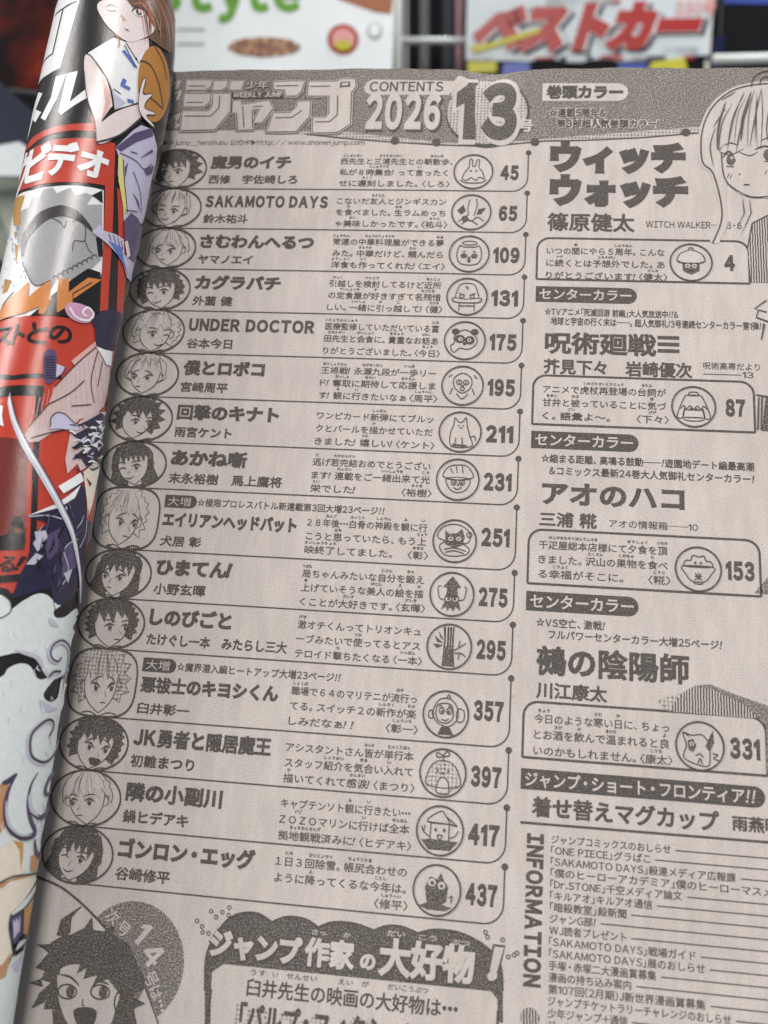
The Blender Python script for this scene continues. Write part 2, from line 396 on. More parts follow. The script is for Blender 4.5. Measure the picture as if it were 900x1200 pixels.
for a, b in (((115, 118), (190, 118)), ((106, 190), (180, 190)), ((100, 250), (215, 250)), ((215, 250), (250, 215)), ((250, 215), (255, 160)), ((500, 118), (600, 116)), ((500, 258), (570, 256)), ((570, 256), (615, 225)), ((650, 120), (740, 118)), ((672, 275), (735, 275)), ((735, 275), (770, 245)), ((770, 245), (772, 160)), ((355, 205), (360, 300)), ((400, 210), (445, 205))):
    p.stroke([ZL(a), ZL(b)], .28, 'ink', 6)
p.poly([ZL(a) for a in ((785, 100), (825, 98), (828, 120), (780, 124))], 'ink', 6); p.poly([ZL(a) for a in ((792, 105), (818, 104), (818, 115), (790, 117))], 'paper', 7)
p.text('少年', *ZL((366, 128)), 2.5, ZL((468, 128))[0], .07, 'ink', 6); p.text('少年', *ZL((368, 127)), 2.4, ZL((466, 127))[0], .012, 'paper', 7)
p.poly([ZL(a) for a in ((306, 142), (536, 142), (532, 172), (304, 172))], 'ink', 6); p.text('WEEKLY JUMP', *ZL((312, 167)), 1.75, ZL((528, 167))[0], .03, 'paper', 7)
for ch, y in (('週', 236), ('刊', 300)):
    p.text(ch, *ZL((4, y)), 3.1, ZL((44, y))[0], .06, 'ink', 5); p.text(ch, *ZL((6, y - 1)), 3.0, ZL((42, y))[0], .018, 'paper', 6)
for pts in (((48, 110), (78, 95), (60, 130)), ((55, 150), (82, 140), (66, 178)), ((50, 255), (78, 240), (60, 268)), ((58, 280), (74, 290), (56, 300))): p.stroke([ZL(a) for a in pts], .7, 'paper', 3)
put('title_logo', p)
p = Print(); p.text('公式X▶@jump_henshubu 公式HP▶http://www.shonenjump.com', -87.2, .55, 1.6, -36.4, .005, 'ink', 2); put('web_address', p)
# contents plate, year, issue number
p = Print()
p.poly([(-37.6, -14.5), (-37, -15.9), (-35.8, -16.6), (-15.4, -16.1), (-18.2, -12.4), (-36.0, -12.5), (-37.2, -13.2)], 'paper', 2); p.text('CONTENTS', -36.3, -13.45, 3.3, -19.5, .022, 'ink', 3); put('contents_plate', p)
p = Print()
p.text('2026', -36.7, -3.55, 11.3, -19.1, .075, 'ink', 2, res=5); p.text('2026', -36.75, -4.0, 11.2, -19.8, .05, 'paper', 3, res=5); put('year_number', p)
p = Print(); p.ell((-9.3, -7.8), 9.3, 9.0, 'ink', 2); p.ell((-9.5, -8.1), 8.9, 8.4, 'paper', 3); p.ell((-9.5, -8.1), 8.9, 8.4, 'dots', 4)
p.text('13', -17.2, -1.6, 17.9, -2.0, .115, 'paper', 5, res=6); p.text('13', -16.4, -2.0, 17.2, -2.8, .068, 'hair', 6, res=6)
p.text('号', -2.7, -3.2, 3.4, .8, .03, 'paper', 5); put('issue_badge', p)

# ------------------------------------------------------------------ entries of the left column
ROWS = [
 ('魔男のイチ', -52.6, '西修　宇佐崎しろ', -50.8, ['[西先生|にしせんせい]と[三浦先生|みうらせんせい]との[朝散歩|あさんぽ]、', '私が８[時集合|じしゅうごう]！って[言|い]ったく', 'せに[遅刻|ちこく]しました。\t〈しろ〉'], '45'),
 ('SAKAMOTO DAYS', -43.4, '鈴木祐斗', -61.0, ['こないだ[友人|ゆうじん]とジンギスカン', 'を[食|た]べました。[生|なま]ラムめっち', 'ゃ[美味|おい]しかったです。\t〈[祐斗|ゆうと]〉'], '65'),
 ('さむわんへるつ', -45.6, 'ヤマノエイ', -58.8, ['[常連|じょうれん]の[中華料理屋|ちゅうかりょうりや]ができる[夢|ゆめ]', 'みた。[中華|ちゅうか]だけど、[頼|たの]んだら', '[洋食|ようしょく]も[作|つく]ってくれた！\t〈エイ〉'], '109'),
 ('カグラバチ', -52.0, '外薗 健', -62.2, ['[引越|ひっこ]しを[検討|けんとう]してるけど[近所|きんじょ]', 'の[定食屋|ていしょくや]が[好|す]きすぎて[名残惜|なごりお]', 'しい。[一緒|いっしょ]に[引|ひ]っ[越|こ]して！\t〈[健|たける]〉'], '131'),
 ('UNDER DOCTOR', -43.6, '谷本今日', -61.1, ['[医療監修|いりょうかんしゅう]していただいている[冨|とみ]', '[田先生|たせんせい]と[会食|かいしょく]に。[貴重|きちょう]なお[話|はなし]あ', 'りがとうございました。\t〈[今日|きょう]〉'], '175'),
 ('僕とロボコ', -53.4, '宮崎周平', -60.9, ['[王将戦|おうしょうせん]！[永瀬九段|ながせくだん]が[一歩|いっぽ]リー', 'ド！[奪取|だっしゅ]に[期待|きたい]して[応援|おうえん]しま', 'す！[観|み]に[行|い]きたいなぁ\t〈[周平|しゅうへい]〉'], '195'),
 ('回撃のキナト', -49.3, '雨宮ケント', -58.9, ['ワンピカード[新弾|しんだん]にてブルッ', 'クとパールを[描|か]かせていただ', 'きました！[嬉|うれ]しい！\t〈ケント〉'], '211'),
 ('あかね噺', -55.0, '末永裕樹　馬上鷹将', -47.3, ['[逃|に]げ[若完結|わかかんけつ]おめでとうござい', 'ます！[連載|れんさい]をご[一緒出来|いっしょでき]て[光|こう]', '[栄|えい]でした！\t〈[裕樹|ゆうき]〉'], '231'),
 ('エイリアンヘッドバット', -43.4, '犬居 彰', -62.5, ['２８[年後|ねんご]…[白骨|はっこつ]の[神殿|しんでん]を[観|み]に[行|い]', 'こうと[思|おも]っていたら、もう[上|じょう]', '[映終了|えいしゅうりょう]してました。\t〈[彰|あきら]〉'], '251', '☆極限プロレスバトル新連載第3回大増23ページ!!', -26.0),
 ('ひまてん！', -55.5, '小野玄暉', -60.5, ['[局|つぼね]ちゃんみたいな[自分|じぶん]を[鍛|きた]え', '[上|あ]げていそうな[美人|びじん]の[絵|え]を[描|か]', 'くことが[大好|だいす]きです。\t〈[玄暉|げんき]〉'], '275'),
 ('しのびごと', -54.5, 'たけぐし一本　みたらし三大', -43.0, ['[激|げき]オチくんってトリオンキュ', 'ーブみたいで[使|つか]ってるとアス', 'テロイド[撃|う]ちたくなる\t〈[一本|いっぽん]〉'], '295'),
 ('悪祓士のキヨシくん', -43.8, '臼井彰一', -60.8, ['[職場|しょくば]で６４のマリテニが[流行|はや]っ', 'てる。スイッチ２の[新作|しんさく]が[楽|たの]', 'しみだなぁ！！\t〈[彰一|しょういち]〉'], '357', '☆魔界潜入編ヒートアップ大増23ページ!!', -32.1),
 ('JK勇者と隠居魔王', -44.2, '初雛まつり', -58.6, ['アシスタントさん[皆|みんな]が[単行本|たんこうぼん]', 'スタッフ[紹介|しょうかい]を[気合|きあ]い[入|い]れて', '[描|か]いてくれて[感涙|かんるい]！\t〈まつり〉'], '397'),
 ('隣の小副川', -52.5, '鍋ヒデアキ', -58.5, ['キャプテンソト[観|み]に[行|い]きたい…', '[ＺＯＺＯ|ゾゾ]マリンに[行|い]けば[全本|ぜんほん]', '[拠地観戦済|きょちかんせんず]みに！\t〈ヒデアキ〉'], '417'),
 ('ゴンロン・エッグ', -45.1, '谷崎修平', -60.7, ['１[日|にち]３[回除雪|かいじょせつ]。[帳尻合|ちょうじりあ]わせの', 'ように[降|ふ]ってくるな[今年|ことし]は。', '\t〈[修平|しゅうへい]〉'], '437'),
]
def parse(s):
    out, rub, i = '', [], 0
    while i < len(s):
        if s[i] == '[':
            j = s.index(']', i); a, b = s[i + 1:j].split('|'); rub.append((len(out), len(out) + len(a), b)); out += a; i = j + 1
        else: out += s[i]; i += 1
    return out, rub
def comment(p, line, x0, x1, y0, y1, ruby=.78, justify=True):
    parts = line.split('\t'); em = (y1 - y0) / .93
    plain = [parse(s) for s in parts]
    wid = [layout(s, .006, 2)[3] if s else 0 for s, _ in plain]
    full = sum(wid) * em * 1.06
    k = min(em * 1.16, (x1 - x0) / (sum(wid) + .05))
    for i, (s, rub) in enumerate(plain):
        if not s: continue
        hang = s.endswith('、')
        if len(parts) == 1 and justify and wid[0] * em > .8 * (x1 - x0): a, b = x0, x1 + (em * .5 if hang else 0)
        elif i == 0: a, b = x0, x0 + wid[0] * k - .1
        else: a, b = x1 + .5 - wid[1] * k, x1 + .5
        cells = p.cjk(s, a, b, y0, y1, bold=.013, m='ink', lev=2, res=2)
        for c0, c1, r in rub:
            ra, rb = cells[c0][0], cells[c1 - 1][1]; w = len(r) * ruby * .92
            if w < (rb - ra) * .9: m_ = (ra + rb) / 2; ra, rb = m_ - w / 2, m_ + w / 2
            p.cjk(r, ra, rb, y0 - .30 - ruby * .86, y0 - .30, bold=.03, m='ink', lev=2, res=1)

# portraits: plain stand-in heads, each with its own hair and pose
def portrait(p, c, rx, ry, seed, hair, style, square=False):
    rnd = random.Random(seed); cx, cy = c
    n = 3.2 if square else 2.0
    out = [(cx + rx * math.copysign(abs(math.cos(t)) ** (2 / n), math.cos(t)), cy + ry * math.copysign(abs(math.sin(t)) ** (2 / n), math.sin(t))) for t in np.linspace(0, 2 * math.pi, 56, endpoint=False)]
    p.stroke(out, .34, 'ink', 9, True)
    q = lambda x, y: (cx + x * rx * .93, cy + (y * 1.12 + .04) * ry)
    def fill(pts, m, lev):
        r = clip([q(*a) for a in pts], out)
        if len(r) > 2: p.poly(r, m, lev)
    def line(pts, w=.16, lev=7, taper=True, closed=False):
        pts = [q(*a) for a in pts]; ok = inside(pts, out); run = []
        for a, o in zip(pts, ok):
            if o: run.append(a)
            else:
                if len(run) > 1: p.stroke(run, w, 'ink', lev, False, taper)
                run = []
        if len(run) > 1: p.stroke(run, w, 'ink', lev, False, taper)
    turn = rnd.choice([-1, 1]) * rnd.uniform(.08, .24); big = rnd.uniform(.96, 1.14); dx = rnd.uniform(-.10, .10) - turn * .2; tilt = rnd.uniform(-.26, .26)
    H = lambda x, y: ((x * math.cos(tilt) - y * math.sin(tilt) * .8) * big + dx, (y + x * math.sin(tilt) * .7) * big + .05)
    hm = 'hair' if hair == 'dark' else ('paper' if seed % 4 else 'dots')
    # shoulders and collar
    sh = smooth([(-1.3, 1.2), (-.95, .92), (-.34, .74), (.0, .84), (.36, .74), (.95, .9), (1.3, 1.2)])
    fill(sh + [(1.3, 1.5), (-1.3, 1.5)], 'lines' if rnd.random() < .6 else 'paper', 1); line(sh, .2, 7, False)
    # back hair
    k = {'short': 15, 'long': 12, 'curly': 18, 'slick': 12, 'spiky': 12}[style]; back = []
    for i in range(k + 1):
        a = math.pi * (1.14 - 1.28 * i / k) if style in ('short', 'spiky', 'curly') else math.pi * (1.08 - 1.16 * i / k)
        for j, amp in ((0, 1.0), (.5, {'short': 1.13, 'spiky': 1.30, 'curly': 1.12, 'long': 1.03, 'slick': 1.02}[style])):
            if i == k and j: break
            aa = a - 1.28 * math.pi / k * j; r = amp * rnd.uniform(.95, 1.05)
            back.append(H(.70 * r * math.cos(aa), -.12 - .80 * r * math.sin(aa)))
    if style == 'long': back += [H(.80, .55), H(.66, 1.05), H(-.66, 1.05), H(-.80, .5)]
    elif style in ('short', 'spiky', 'curly'): back += [H(.62, .42), H(.40, .30), H(-.40, .30), H(-.62, .44)]
    else: back += [H(.5, .2), H(-.5, .2)]
    fill(back, hm, 2); line(back + back[:1], .16, 3, False)
    # neck, face, ear
    fill([H(-.20, .4), H(.22, .4), H(.24, .86), H(-.2, .86)], 'paper', 3); line([H(-.2, .55), H(-.22, .82)], .14); line([H(.22, .5), H(.25, .82)], .14)
    face = smooth([H(-.50, -.30), H(-.47, .12), H(-.32, .40), H(-.05, .64), H(.06, .64), H(.32, .42), H(.47, .12), H(.50, -.30), H(.3, -.62), H(-.3, -.62)], True, 4)
    fill(face, 'paper', 4); line(smooth([H(-.50, -.2), H(-.46, .14), H(-.32, .42), H(-.04, .65), H(.06, .65), H(.32, .42), H(.46, .14), H(.5, -.2)]), .17, 5, False)
    for sx in (1, -1):
        line(smooth([H(.48 * sx, -.08), H(.60 * sx, -.14), H(.60 * sx, .08), H(.46 * sx, .18)]), .15, 6)
    # fringe
    m = rnd.randint(4, 6); fr = [H(-.60, -.05)]
    yb = {'slick': -.52}.get(style, rnd.uniform(-.22, -.08))
    for i in range(m):
        xa = -.5 + 1.0 * i / m; fr += [H(xa + .04, yb + rnd.uniform(-.05, .14)), H(xa + .11, yb - rnd.uniform(.16, .3))]
    fr += [H(.60, -.05), H(.60, -.45), H(.36, -.80), H(0, -.90), H(-.36, -.80), H(-.60, -.45)]
    fill(fr, hm, 5); line(fr[:-5], .15, 6, False)
    for i in range(10 if hair != 'dark' else 5):
        a = rnd.uniform(-.55, .55); line([H(a * .35, -.86), H(a * .8, -.58), H(a * 1.02, -.25 + .2 * abs(a))], .11 if hair != 'dark' else .14, 6)
    if style == 'long':
        for i in range(6): sx = -1 if i % 2 else 1; a = rnd.uniform(.54, .74); line([H(a * sx, -.2), H((a + .03) * sx, .4), H((a - .05) * sx, .95)], .12, 6)
    if style == 'curly':
        for i in range(9):
            a = rnd.uniform(.2, 3.0); r = rnd.uniform(.55, .7); line(smooth([H(r * math.cos(a) + .09 * math.cos(t), -.15 - r * math.sin(a) + .09 * math.sin(t)) for t in (0, 1.5, 3, 4.5)]), .12, 6)
    # features, turned to one side
    gl = turn; mood = rnd.choice(['calm', 'cross', 'shout', 'cross', 'smile', 'wink', 'calm', 'sleepy'])
    for sx in (-1, 1):
        far = (sx > 0) == (turn > 0); wd = .12 if far else .16; ex, ey = .25 * sx * (.86 if far else 1) + gl * .9, .03
        sl = .05 * sx if mood in ('cross', 'shout') else -.02 * sx
        if mood == 'wink' and far: line(smooth([H(ex - wd, ey + .05), H(ex, ey - .01), H(ex + wd, ey + .06)]), .3, 7)
        else:
            line(smooth([H(ex - wd, ey + .0 + sl), H(ex, ey - .09), H(ex + wd, ey + .0 - sl)]), .34, 7)
            h = .055 if mood == 'sleepy' else .10
            fill([H(ex + turn * .1 + .062 * math.cos(t), ey + .02 + h * math.sin(t)) for t in np.linspace(0, 6.28, 10)], 'ink', 6); fill([H(ex + turn * .1 + .015 + .02 * math.cos(t), ey - .02 + .03 * math.sin(t)) for t in np.linspace(0, 6.28, 7)], 'paper', 6.5)
            line([H(ex - wd * .6, ey + .13), H(ex + wd * .5, ey + .13)], .12)
        br = .09 * sx if mood in ('cross', 'shout') else -.02 * sx
        line(smooth([H(ex - wd * 1.1, ey - .17 - br), H(ex, ey - .21), H(ex + wd * 1.1, ey - .17 + br)]), .26)
    line([H(gl + .01, .12), H(gl * 1.5 + .02, .27), H(gl * 1.3 - .02, .29)], .15)
    if mood == 'shout': fill(smooth([H(gl - .17, .36), H(gl + .15, .35), H(gl + .10, .52), H(gl - .08, .54)], True), 'ink', 6)
    elif mood in ('smile', 'wink'): line(smooth([H(gl - .15, .39), H(gl, .45), H(gl + .16, .36)]), .24)
    else: line(smooth([H(gl - .10, .43), H(gl, .42), H(gl + .09, .44)]), .22)
    for i in range(5):                                   # hatching under the chin and on the cheek
        line([H(-.17 + .08 * i, .66 + .03 * (i % 2)), H(-.22 + .08 * i, .82)], .13)
    for i in range(3): line([H(gl + .30 * (1 if turn < 0 else -1) + .05 * i, .17), H(gl + .27 * (1 if turn < 0 else -1) + .05 * i, .25)], .11)
    if hair == 'dark':
        for i in range(9): a = rnd.uniform(-.6, .6); line(smooth([H(a * .5, -.80), H(a * .9, -.6), H(a * 1.1, -.34)]), .2, 7, True)
    co = rnd.choice(['v', 'high', 'round', 'dark'])
    if co == 'v': line([H(-.26, .80), H(.0, 1.05), H(.28, .80)], .24)
    elif co == 'high': fill([H(-.34, .68), H(-.10, .86), H(-.16, 1.1), H(-.5, 1.0)], 'ink', 5); fill([H(.34, .68), H(.10, .86), H(.16, 1.1), H(.5, 1.0)], 'ink', 5)
    elif co == 'dark': fill([(-1.3, 1.05), (-.7, .86), H(-.2, .84), H(0, .95), H(.2, .84), (.7, .86), (1.3, 1.05), (1.2, 1.5), (-1.2, 1.5)], 'hair', 4)
    else: line(smooth([H(-.26, .78), H(.0, .92), H(.28, .78)]), .24); line(smooth([H(-.32, .82), H(.0, 1.0), H(.34, .82)]), .16)
PORTRAITS = [(1, 'dark', 'spiky'), (2, 'light', 'slick'), (3, 'light', 'long'), (4, 'dark', 'short'), (5, 'light', 'curly'), (6, 'light', 'slick'), (7, 'dark', 'spiky'), (8, 'dark', 'long'),
             (9, 'light', 'short'), (10, 'dark', 'long'), (11, 'dark', 'curly'), (12, 'light', 'spiky'), (13, 'dark', 'curly'), (14, 'light', 'long'), (15, 'dark', 'long')]

# little drawings in the round frames, in units of the frame's radius (y down)
def S(*p): return ('s', p)
def C_(*p): return ('c', p)
def F_(m, *p): return ('f', p, m)
def E_(m, x, y, rx, ry): return ('e', (x, y, rx, ry), m)
def O_(x, y, rx, ry): return ('o', (x, y, rx, ry))
EM = {
 0: [C_((-.6, .45), (-.45, 0), (-.25, -.3), (-.22, -.78), (-.08, -.75), (-.05, -.38), (.1, -.38), (.18, -.75), (.32, -.72), (.3, -.3), (.5, 0), (.62, .45), (.35, .35), (.15, .55), (-.1, .38), (-.35, .55)), S((-.2, -.05), (-.08, -.05)), S((-.14, -.11), (-.14, .01)), S((.1, -.05), (.22, -.05)), S((.16, -.11), (.16, .01)), S((-.7, .55), (-.4, .7), (.4, .7), (.75, .5))],
 1: [F_('ink', (-.8, -.1), (-.45, -.45), (-.3, -.1), (-.55, .15)), F_('ink', (.8, -.3), (.4, -.2), (.3, .15), (.55, .1)), S((-.1, -.8), (-.2, -.3), (-.15, .2)), S((.25, -.85), (.3, -.4), (.15, .2)), S((-.7, .6), (-.3, .3), (0, .55), (.35, .3), (.7, .55)), S((-.5, .75), (-.1, .5), (.4, .78)), F_('hair', (-.5, .3), (-.2, .15), (-.2, .55), (-.45, .6))],
 2: [O_(0, -.66, .38, .11), C_((-.62, -.3), (-.5, -.5), (-.3, -.42), (.3, -.42), (.5, -.5), (.62, -.3), (.66, .2), (.4, .62), (-.4, .62), (-.66, .2)), E_('hair', -.28, .12, .17, .14), E_('hair', .28, .12, .17, .14), S((-.1, .3), (0, .36), (.1, .3)), E_('ink', 0, .22, .07, .05), E_('ink', 0, .44, .08, .08), S((-.36, -.12), (-.2, -.16)), S((.2, -.16), (.36, -.12))],
 3: [C_((-.52, -.4), (-.3, -.75), (.3, -.75), (.52, -.4), (.55, .2), (-.55, .2)), S((-.45, -.2), (-.12, -.08)), S((.45, -.2), (.12, -.08)), O_(-.28, -.02, .1, .1), O_(.28, -.02, .1, .1), F_('paper', (-.75, .1), (.75, .1), (.6, .35), (-.6, .35)), C_((-.75, .1), (.0, .16), (.75, .1), (.6, .34), (-.6, .34)), S((-.4, .36), (-.42, .85)), S((.4, .36), (.42, .85)), S((-.42, .55), (.42, .55)), S((-.1, -.6), (.05, -.5), (-.02, -.42))],
 4: [E_('ink', -.5, -.5, .2, .17), E_('ink', .5, -.5, .2, .17), C_((-.55, -.25), (0, -.62), (.58, -.22), (.6, .2), (.2, .5), (-.25, .45), (-.55, .7), (-.75, .35), (-.55, .15)), E_('ink', -.26, -.08, .26, .22), E_('ink', .26, -.02, .24, .22), E_('paper', -.22, -.06, .11, .1), E_('paper', .24, -.02, .1, .1), E_('ink', -.2, -.06, .05, .05), E_('ink', .24, -.02, .05, .05), E_('ink', 0, .18, .09, .07)],
 5: [C_((-.45, -.4), (0, -.7), (.45, -.4), (.42, .1), (0, .42), (-.42, .1)), O_(-.18, -.18, .13, .12), O_(.18, -.18, .13, .12), E_('ink', -.18, -.16, .04, .05), E_('ink', .18, -.16, .04, .05), S((-.08, 0), (.08, 0)), O_(0, .18, .1, .1), S((-.5, .15), (-.65, .5)), S((.5, .15), (.65, .5)), S((-.3, .45), (0, .75), (.3, .45)), S((-.75, -.45), (-.55, -.6)), S((.75, -.4), (.58, -.6))],
 6: [C_((-.35, -.35), (-.3, -.78), (-.12, -.55), (.1, -.55), (.28, -.8), (.35, -.35), (.5, .2), (.62, .75), (-.4, .8), (-.5, .1)), S((-.12, -.35), (-.04, -.33)), S((.1, -.35), (.18, -.33)), S((-.02, -.25), (.04, -.2), (.1, -.25)), S((-.2, .3), (-.25, .75)), S((.1, .3), (.15, .75)), F_('hair', (-.35, .65), (.35, .7), (.45, .85), (-.4, .85)), S((.5, .3), (.75, .2), (.8, .45))],
 7: [C_((-.55, -.05), (-.4, .5), (0, .7), (.45, .5), (.58, -.05)), F_('paper', (-.75, -.15), (-.5, -.65), (.5, -.7), (.78, -.15), (0, .02)), C_((-.75, -.12), (-.5, -.65), (.1, -.78), (.5, -.68), (.78, -.15), (0, .02)), S((-.4, -.6), (-.25, -.3)), S((-.1, -.7), (-.05, -.35)), S((.2, -.72), (.25, -.35)), O_(-.2, .15, .12, .13), O_(.22, .15, .12, .13), E_('ink', -.18, .16, .05, .06), E_('ink', .22, .16, .05, .06), S((-.2, .42), (0, .52), (.22, .4)), S((.02, .2), (.05, .3), (-.02, .31))],
 8: [F_('hair', (-.5, -.55), (-.3, -.35), (.1, -.4), (.35, -.65), (.5, -.2), (.4, .2), (0, .35), (-.45, .2)), C_((-.75, .3), (-.4, .05), (.3, .1), (.75, .4), (.5, .7), (-.4, .75)), C_((-.8, -.1), (-.6, -.7), (.1, -.85), (.7, -.5), (.6, .1)), E_('paper', -.2, -.1, .12, .1), E_('paper', .2, -.12, .12, .1), E_('ink', -.2, -.1, .05, .05), E_('ink', .2, -.12, .05, .05), S((-.5, .45), (0, .35), (.6, .5)), S((-.45, .6), (0, .5), (.5, .62)), O_(.72, -.35, .12, .12)],
 9: [F_('hair', (0, -.9), (.45, -.35), (.25, -.3), (.3, .15), (-.3, .15), (-.25, -.3), (-.45, -.35)), O_(-.17, .22, .16, .16), O_(.17, .22, .16, .16), E_('ink', -.15, .23, .06, .07), E_('ink', .15, .23, .06, .07), F_('hair', (-.35, .38), (.35, .38), (.45, .8), (.2, .6), (.1, .85), (-.05, .62), (-.2, .85), (-.25, .6), (-.5, .8)), S((-.35, .3), (-.6, .2), (-.7, -.3), (-.55, -.4)), S((.35, .3), (.6, .2), (.7, -.3), (.6, -.4))],
 10: [F_('lines', (-.3, -.95), (.18, -.95), (.25, .95), (-.28, .95)), S((-.3, -.95), (-.24, -.3), (-.3, .95)), S((.2, -.95), (.15, -.3), (.26, .95)), F_('hair', (-.26, .1), (.2, .1), (.24, .95), (-.28, .95)), S((-.27, .05), (.2, .0)), S((-.05, -.9), (-.05, 0)), S((.08, -.9), (.06, 0)), F_('ink', (-.3, -.15), (-.75, -.5), (-.6, -.2)), F_('ink', (-.3, -.05), (-.8, -.1), (-.6, .1)), F_('ink', (-.3, -.3), (-.55, -.75), (-.45, -.4)), S((.2, .2), (.5, .0), (.8, -.2)), S((.25, .3), (.6, .3), (.8, .45)), S((.45, .05), (.5, -.3)), S((.5, .3), (.45, .6))],
 11: [C_((-.6, -.2), (-.3, -.68), (.2, -.7), (.55, -.3), (.55, .2), (.2, .55), (-.25, .5), (-.6, .15)), C_((.55, -.25), (.85, -.2), (.85, .25), (.55, .3)), C_((-.62, -.1), (-.8, -.1), (-.8, .2), (-.6, .2)), C_((-.4, -.4), (-.1, -.5), (.25, -.42), (.35, .1), (.1, .4), (-.3, .35), (-.48, 0)), O_(-.2, -.15, .11, .14), O_(.15, -.15, .11, .14), E_('ink', -.18, -.12, .05, .07), E_('ink', .13, -.12, .05, .07), S((-.2, .25), (0, .3), (.15, .2)), S((0, -.7), (.1, -.92), (.2, -.7)), F_('ink', (-.35, .95), (-.2, .6), (.2, .6), (.4, .95)), S((-.35, -.35), (-.2, -.4)), S((.1, -.4), (.25, -.35))],
 12: [F_('dots', (-.7, .6), (-.65, -.1), (-.3, -.5), (.3, -.5), (.7, -.1), (.75, .6), (.3, .9), (-.3, .9)), C_((-.7, .6), (-.65, -.1), (-.3, -.5), (.3, -.5), (.7, -.1), (.75, .6)), F_('paper', (-.25, .9), (-.2, .4), (0, .2), (.25, .4), (.3, .9)), C_((-.25, .9), (-.2, .4), (0, .2), (.25, .4), (.3, .9)), S((0, -.5), (-.02, -.75)), C_((-.02, -.75), (-.3, -.9), (-.32, -.7)), C_((-.02, -.75), (.15, -.98), (.28, -.8)), E_('ink', -.25, -.08, .05, .06), E_('ink', .25, -.08, .05, .06), E_('ink', 0, .02, .08, .05)],
 13: [C_((-.62, -.35), (0, -.85), (.3, -.6), (.78, -.25), (.5, -.3)), S((-.62, -.35), (.5, -.3)), S((-.42, -.35), (-.45, .5)), S((.42, -.3), (.42, .5)), F_('hair', (-.85, .45), (-.45, .4), (.45, .42), (.85, .45), (.5, .85), (-.5, .85)), E_('ink', -.2, -.02, .05, .08), E_('ink', .2, -.02, .05, .08), C_((-.12, .22), (.12, .22), (0, .4)), S((-.45, .3), (-.75, .1), (-.85, -.15)), S((-.75, .1), (-.7, -.2)), S((.45, .3), (.7, .2), (.85, -.05)), S((.3, -.6), (.5, -.3), (.78, -.25))],
 14: [F_('hair', (-.45, .5), (-.55, -.1), (-.35, -.55), (0, -.45), (.15, -.75), (.3, -.4), (.5, -.2), (.45, .45), (.2, .65), (-.3, .65)), E_('paper', -.25, -.3, .17, .16), E_('paper', .2, -.2, .16, .15), E_('ink', -.23, -.28, .08, .08), E_('ink', .2, -.18, .07, .07), F_('hair', (-.8, .7), (-.4, .55), (.2, .6), (.7, .7), (.4, .85), (-.4, .85)), S((.55, .3), (.7, .2), (.65, .5)), S((-.3, .2), (0, .3), (.3, .15))],
 'hat': [F_('hair', (-.45, .0), (.45, .0), (.42, .5), (0, .72), (-.42, .5)), E_('paper', -.17, .2, .12, .12), E_('paper', .17, .2, .12, .12), E_('ink', -.17, .21, .05, .06), E_('ink', .17, .21, .05, .06), F_('paper', (-.7, -.1), (-.55, -.5), (0, -.72), (.55, -.5), (.7, -.1), (.4, .02), (-.4, .02)), C_((-.72, -.1), (-.55, -.5), (0, -.72), (.55, -.5), (.72, -.1), (.4, .04), (-.4, .04)), S((-.1, -.72), (-.1, -.85), (.1, -.85), (.1, -.72)), S((-.12, .45), (0, .5), (.12, .45))],
 'knit': [C_((-.45, -.5), (-.2, -.62), (.2, -.62), (.45, -.5), (.82, .5), (.55, .6), (.45, .1), (.48, .7), (-.48, .7), (-.45, .1), (-.55, .6), (-.82, .5)), C_((-.2, -.62), (-.18, -.78), (.18, -.78), (.2, -.62)), S((-.65, .12), (-.5, -.05), (-.35, .12), (-.18, -.05), (0, .12), (.18, -.05), (.35, .12), (.5, -.05), (.65, .12)), F_('ink', (-.42, .08), (-.3, .18), (-.1, .05), (0, .2), (.12, .05), (.3, .18), (.42, .08), (.42, .2), (-.42, .2)), S((-.46, .58), (.46, .58))],
 'bowl': [C_((-.72, -.12), (-.6, .25), (-.3, .6), (.3, .6), (.6, .25), (.72, -.12)), S((-.2, .6), (-.18, .72), (.18, .72), (.2, .6)), C_((-.6, -.12), (-.58, -.4), (-.35, -.42), (-.25, -.66), (.05, -.6), (.28, -.66), (.38, -.42), (.6, -.38), (.6, -.12)), E_('ink', -.13, -.3, .05, .06), E_('ink', .13, -.3, .05, .06), S((-.08, -.18), (0, -.13), (.08, -.18)), ('t', '米')],
 'bird': [C_((-.7, .6), (-.6, 0), (-.75, -.55), (-.35, -.45), (.1, -.5), (.4, -.15), (.45, .4), (.3, .9)), F_('hair', (-.55, -.2), (-.3, -.3), (-.15, 0), (-.3, .3), (-.5, .2)), F_('hair', (.25, 0), (.6, -.75), (.65, -.2), (.45, .25)), E_('paper', -.36, -.06, .1, .09), E_('ink', -.36, -.06, .04, .05), F_('ink', (-.75, -.55), (-.55, -.55), (-.45, -.35)), S((-.2, .45), (0, .35), (.15, .5)), S((.55, .3), (.8, .35), (.6, .5), (.85, .6)), S((-.1, .8), (.0, .55), (.1, .8))],
}
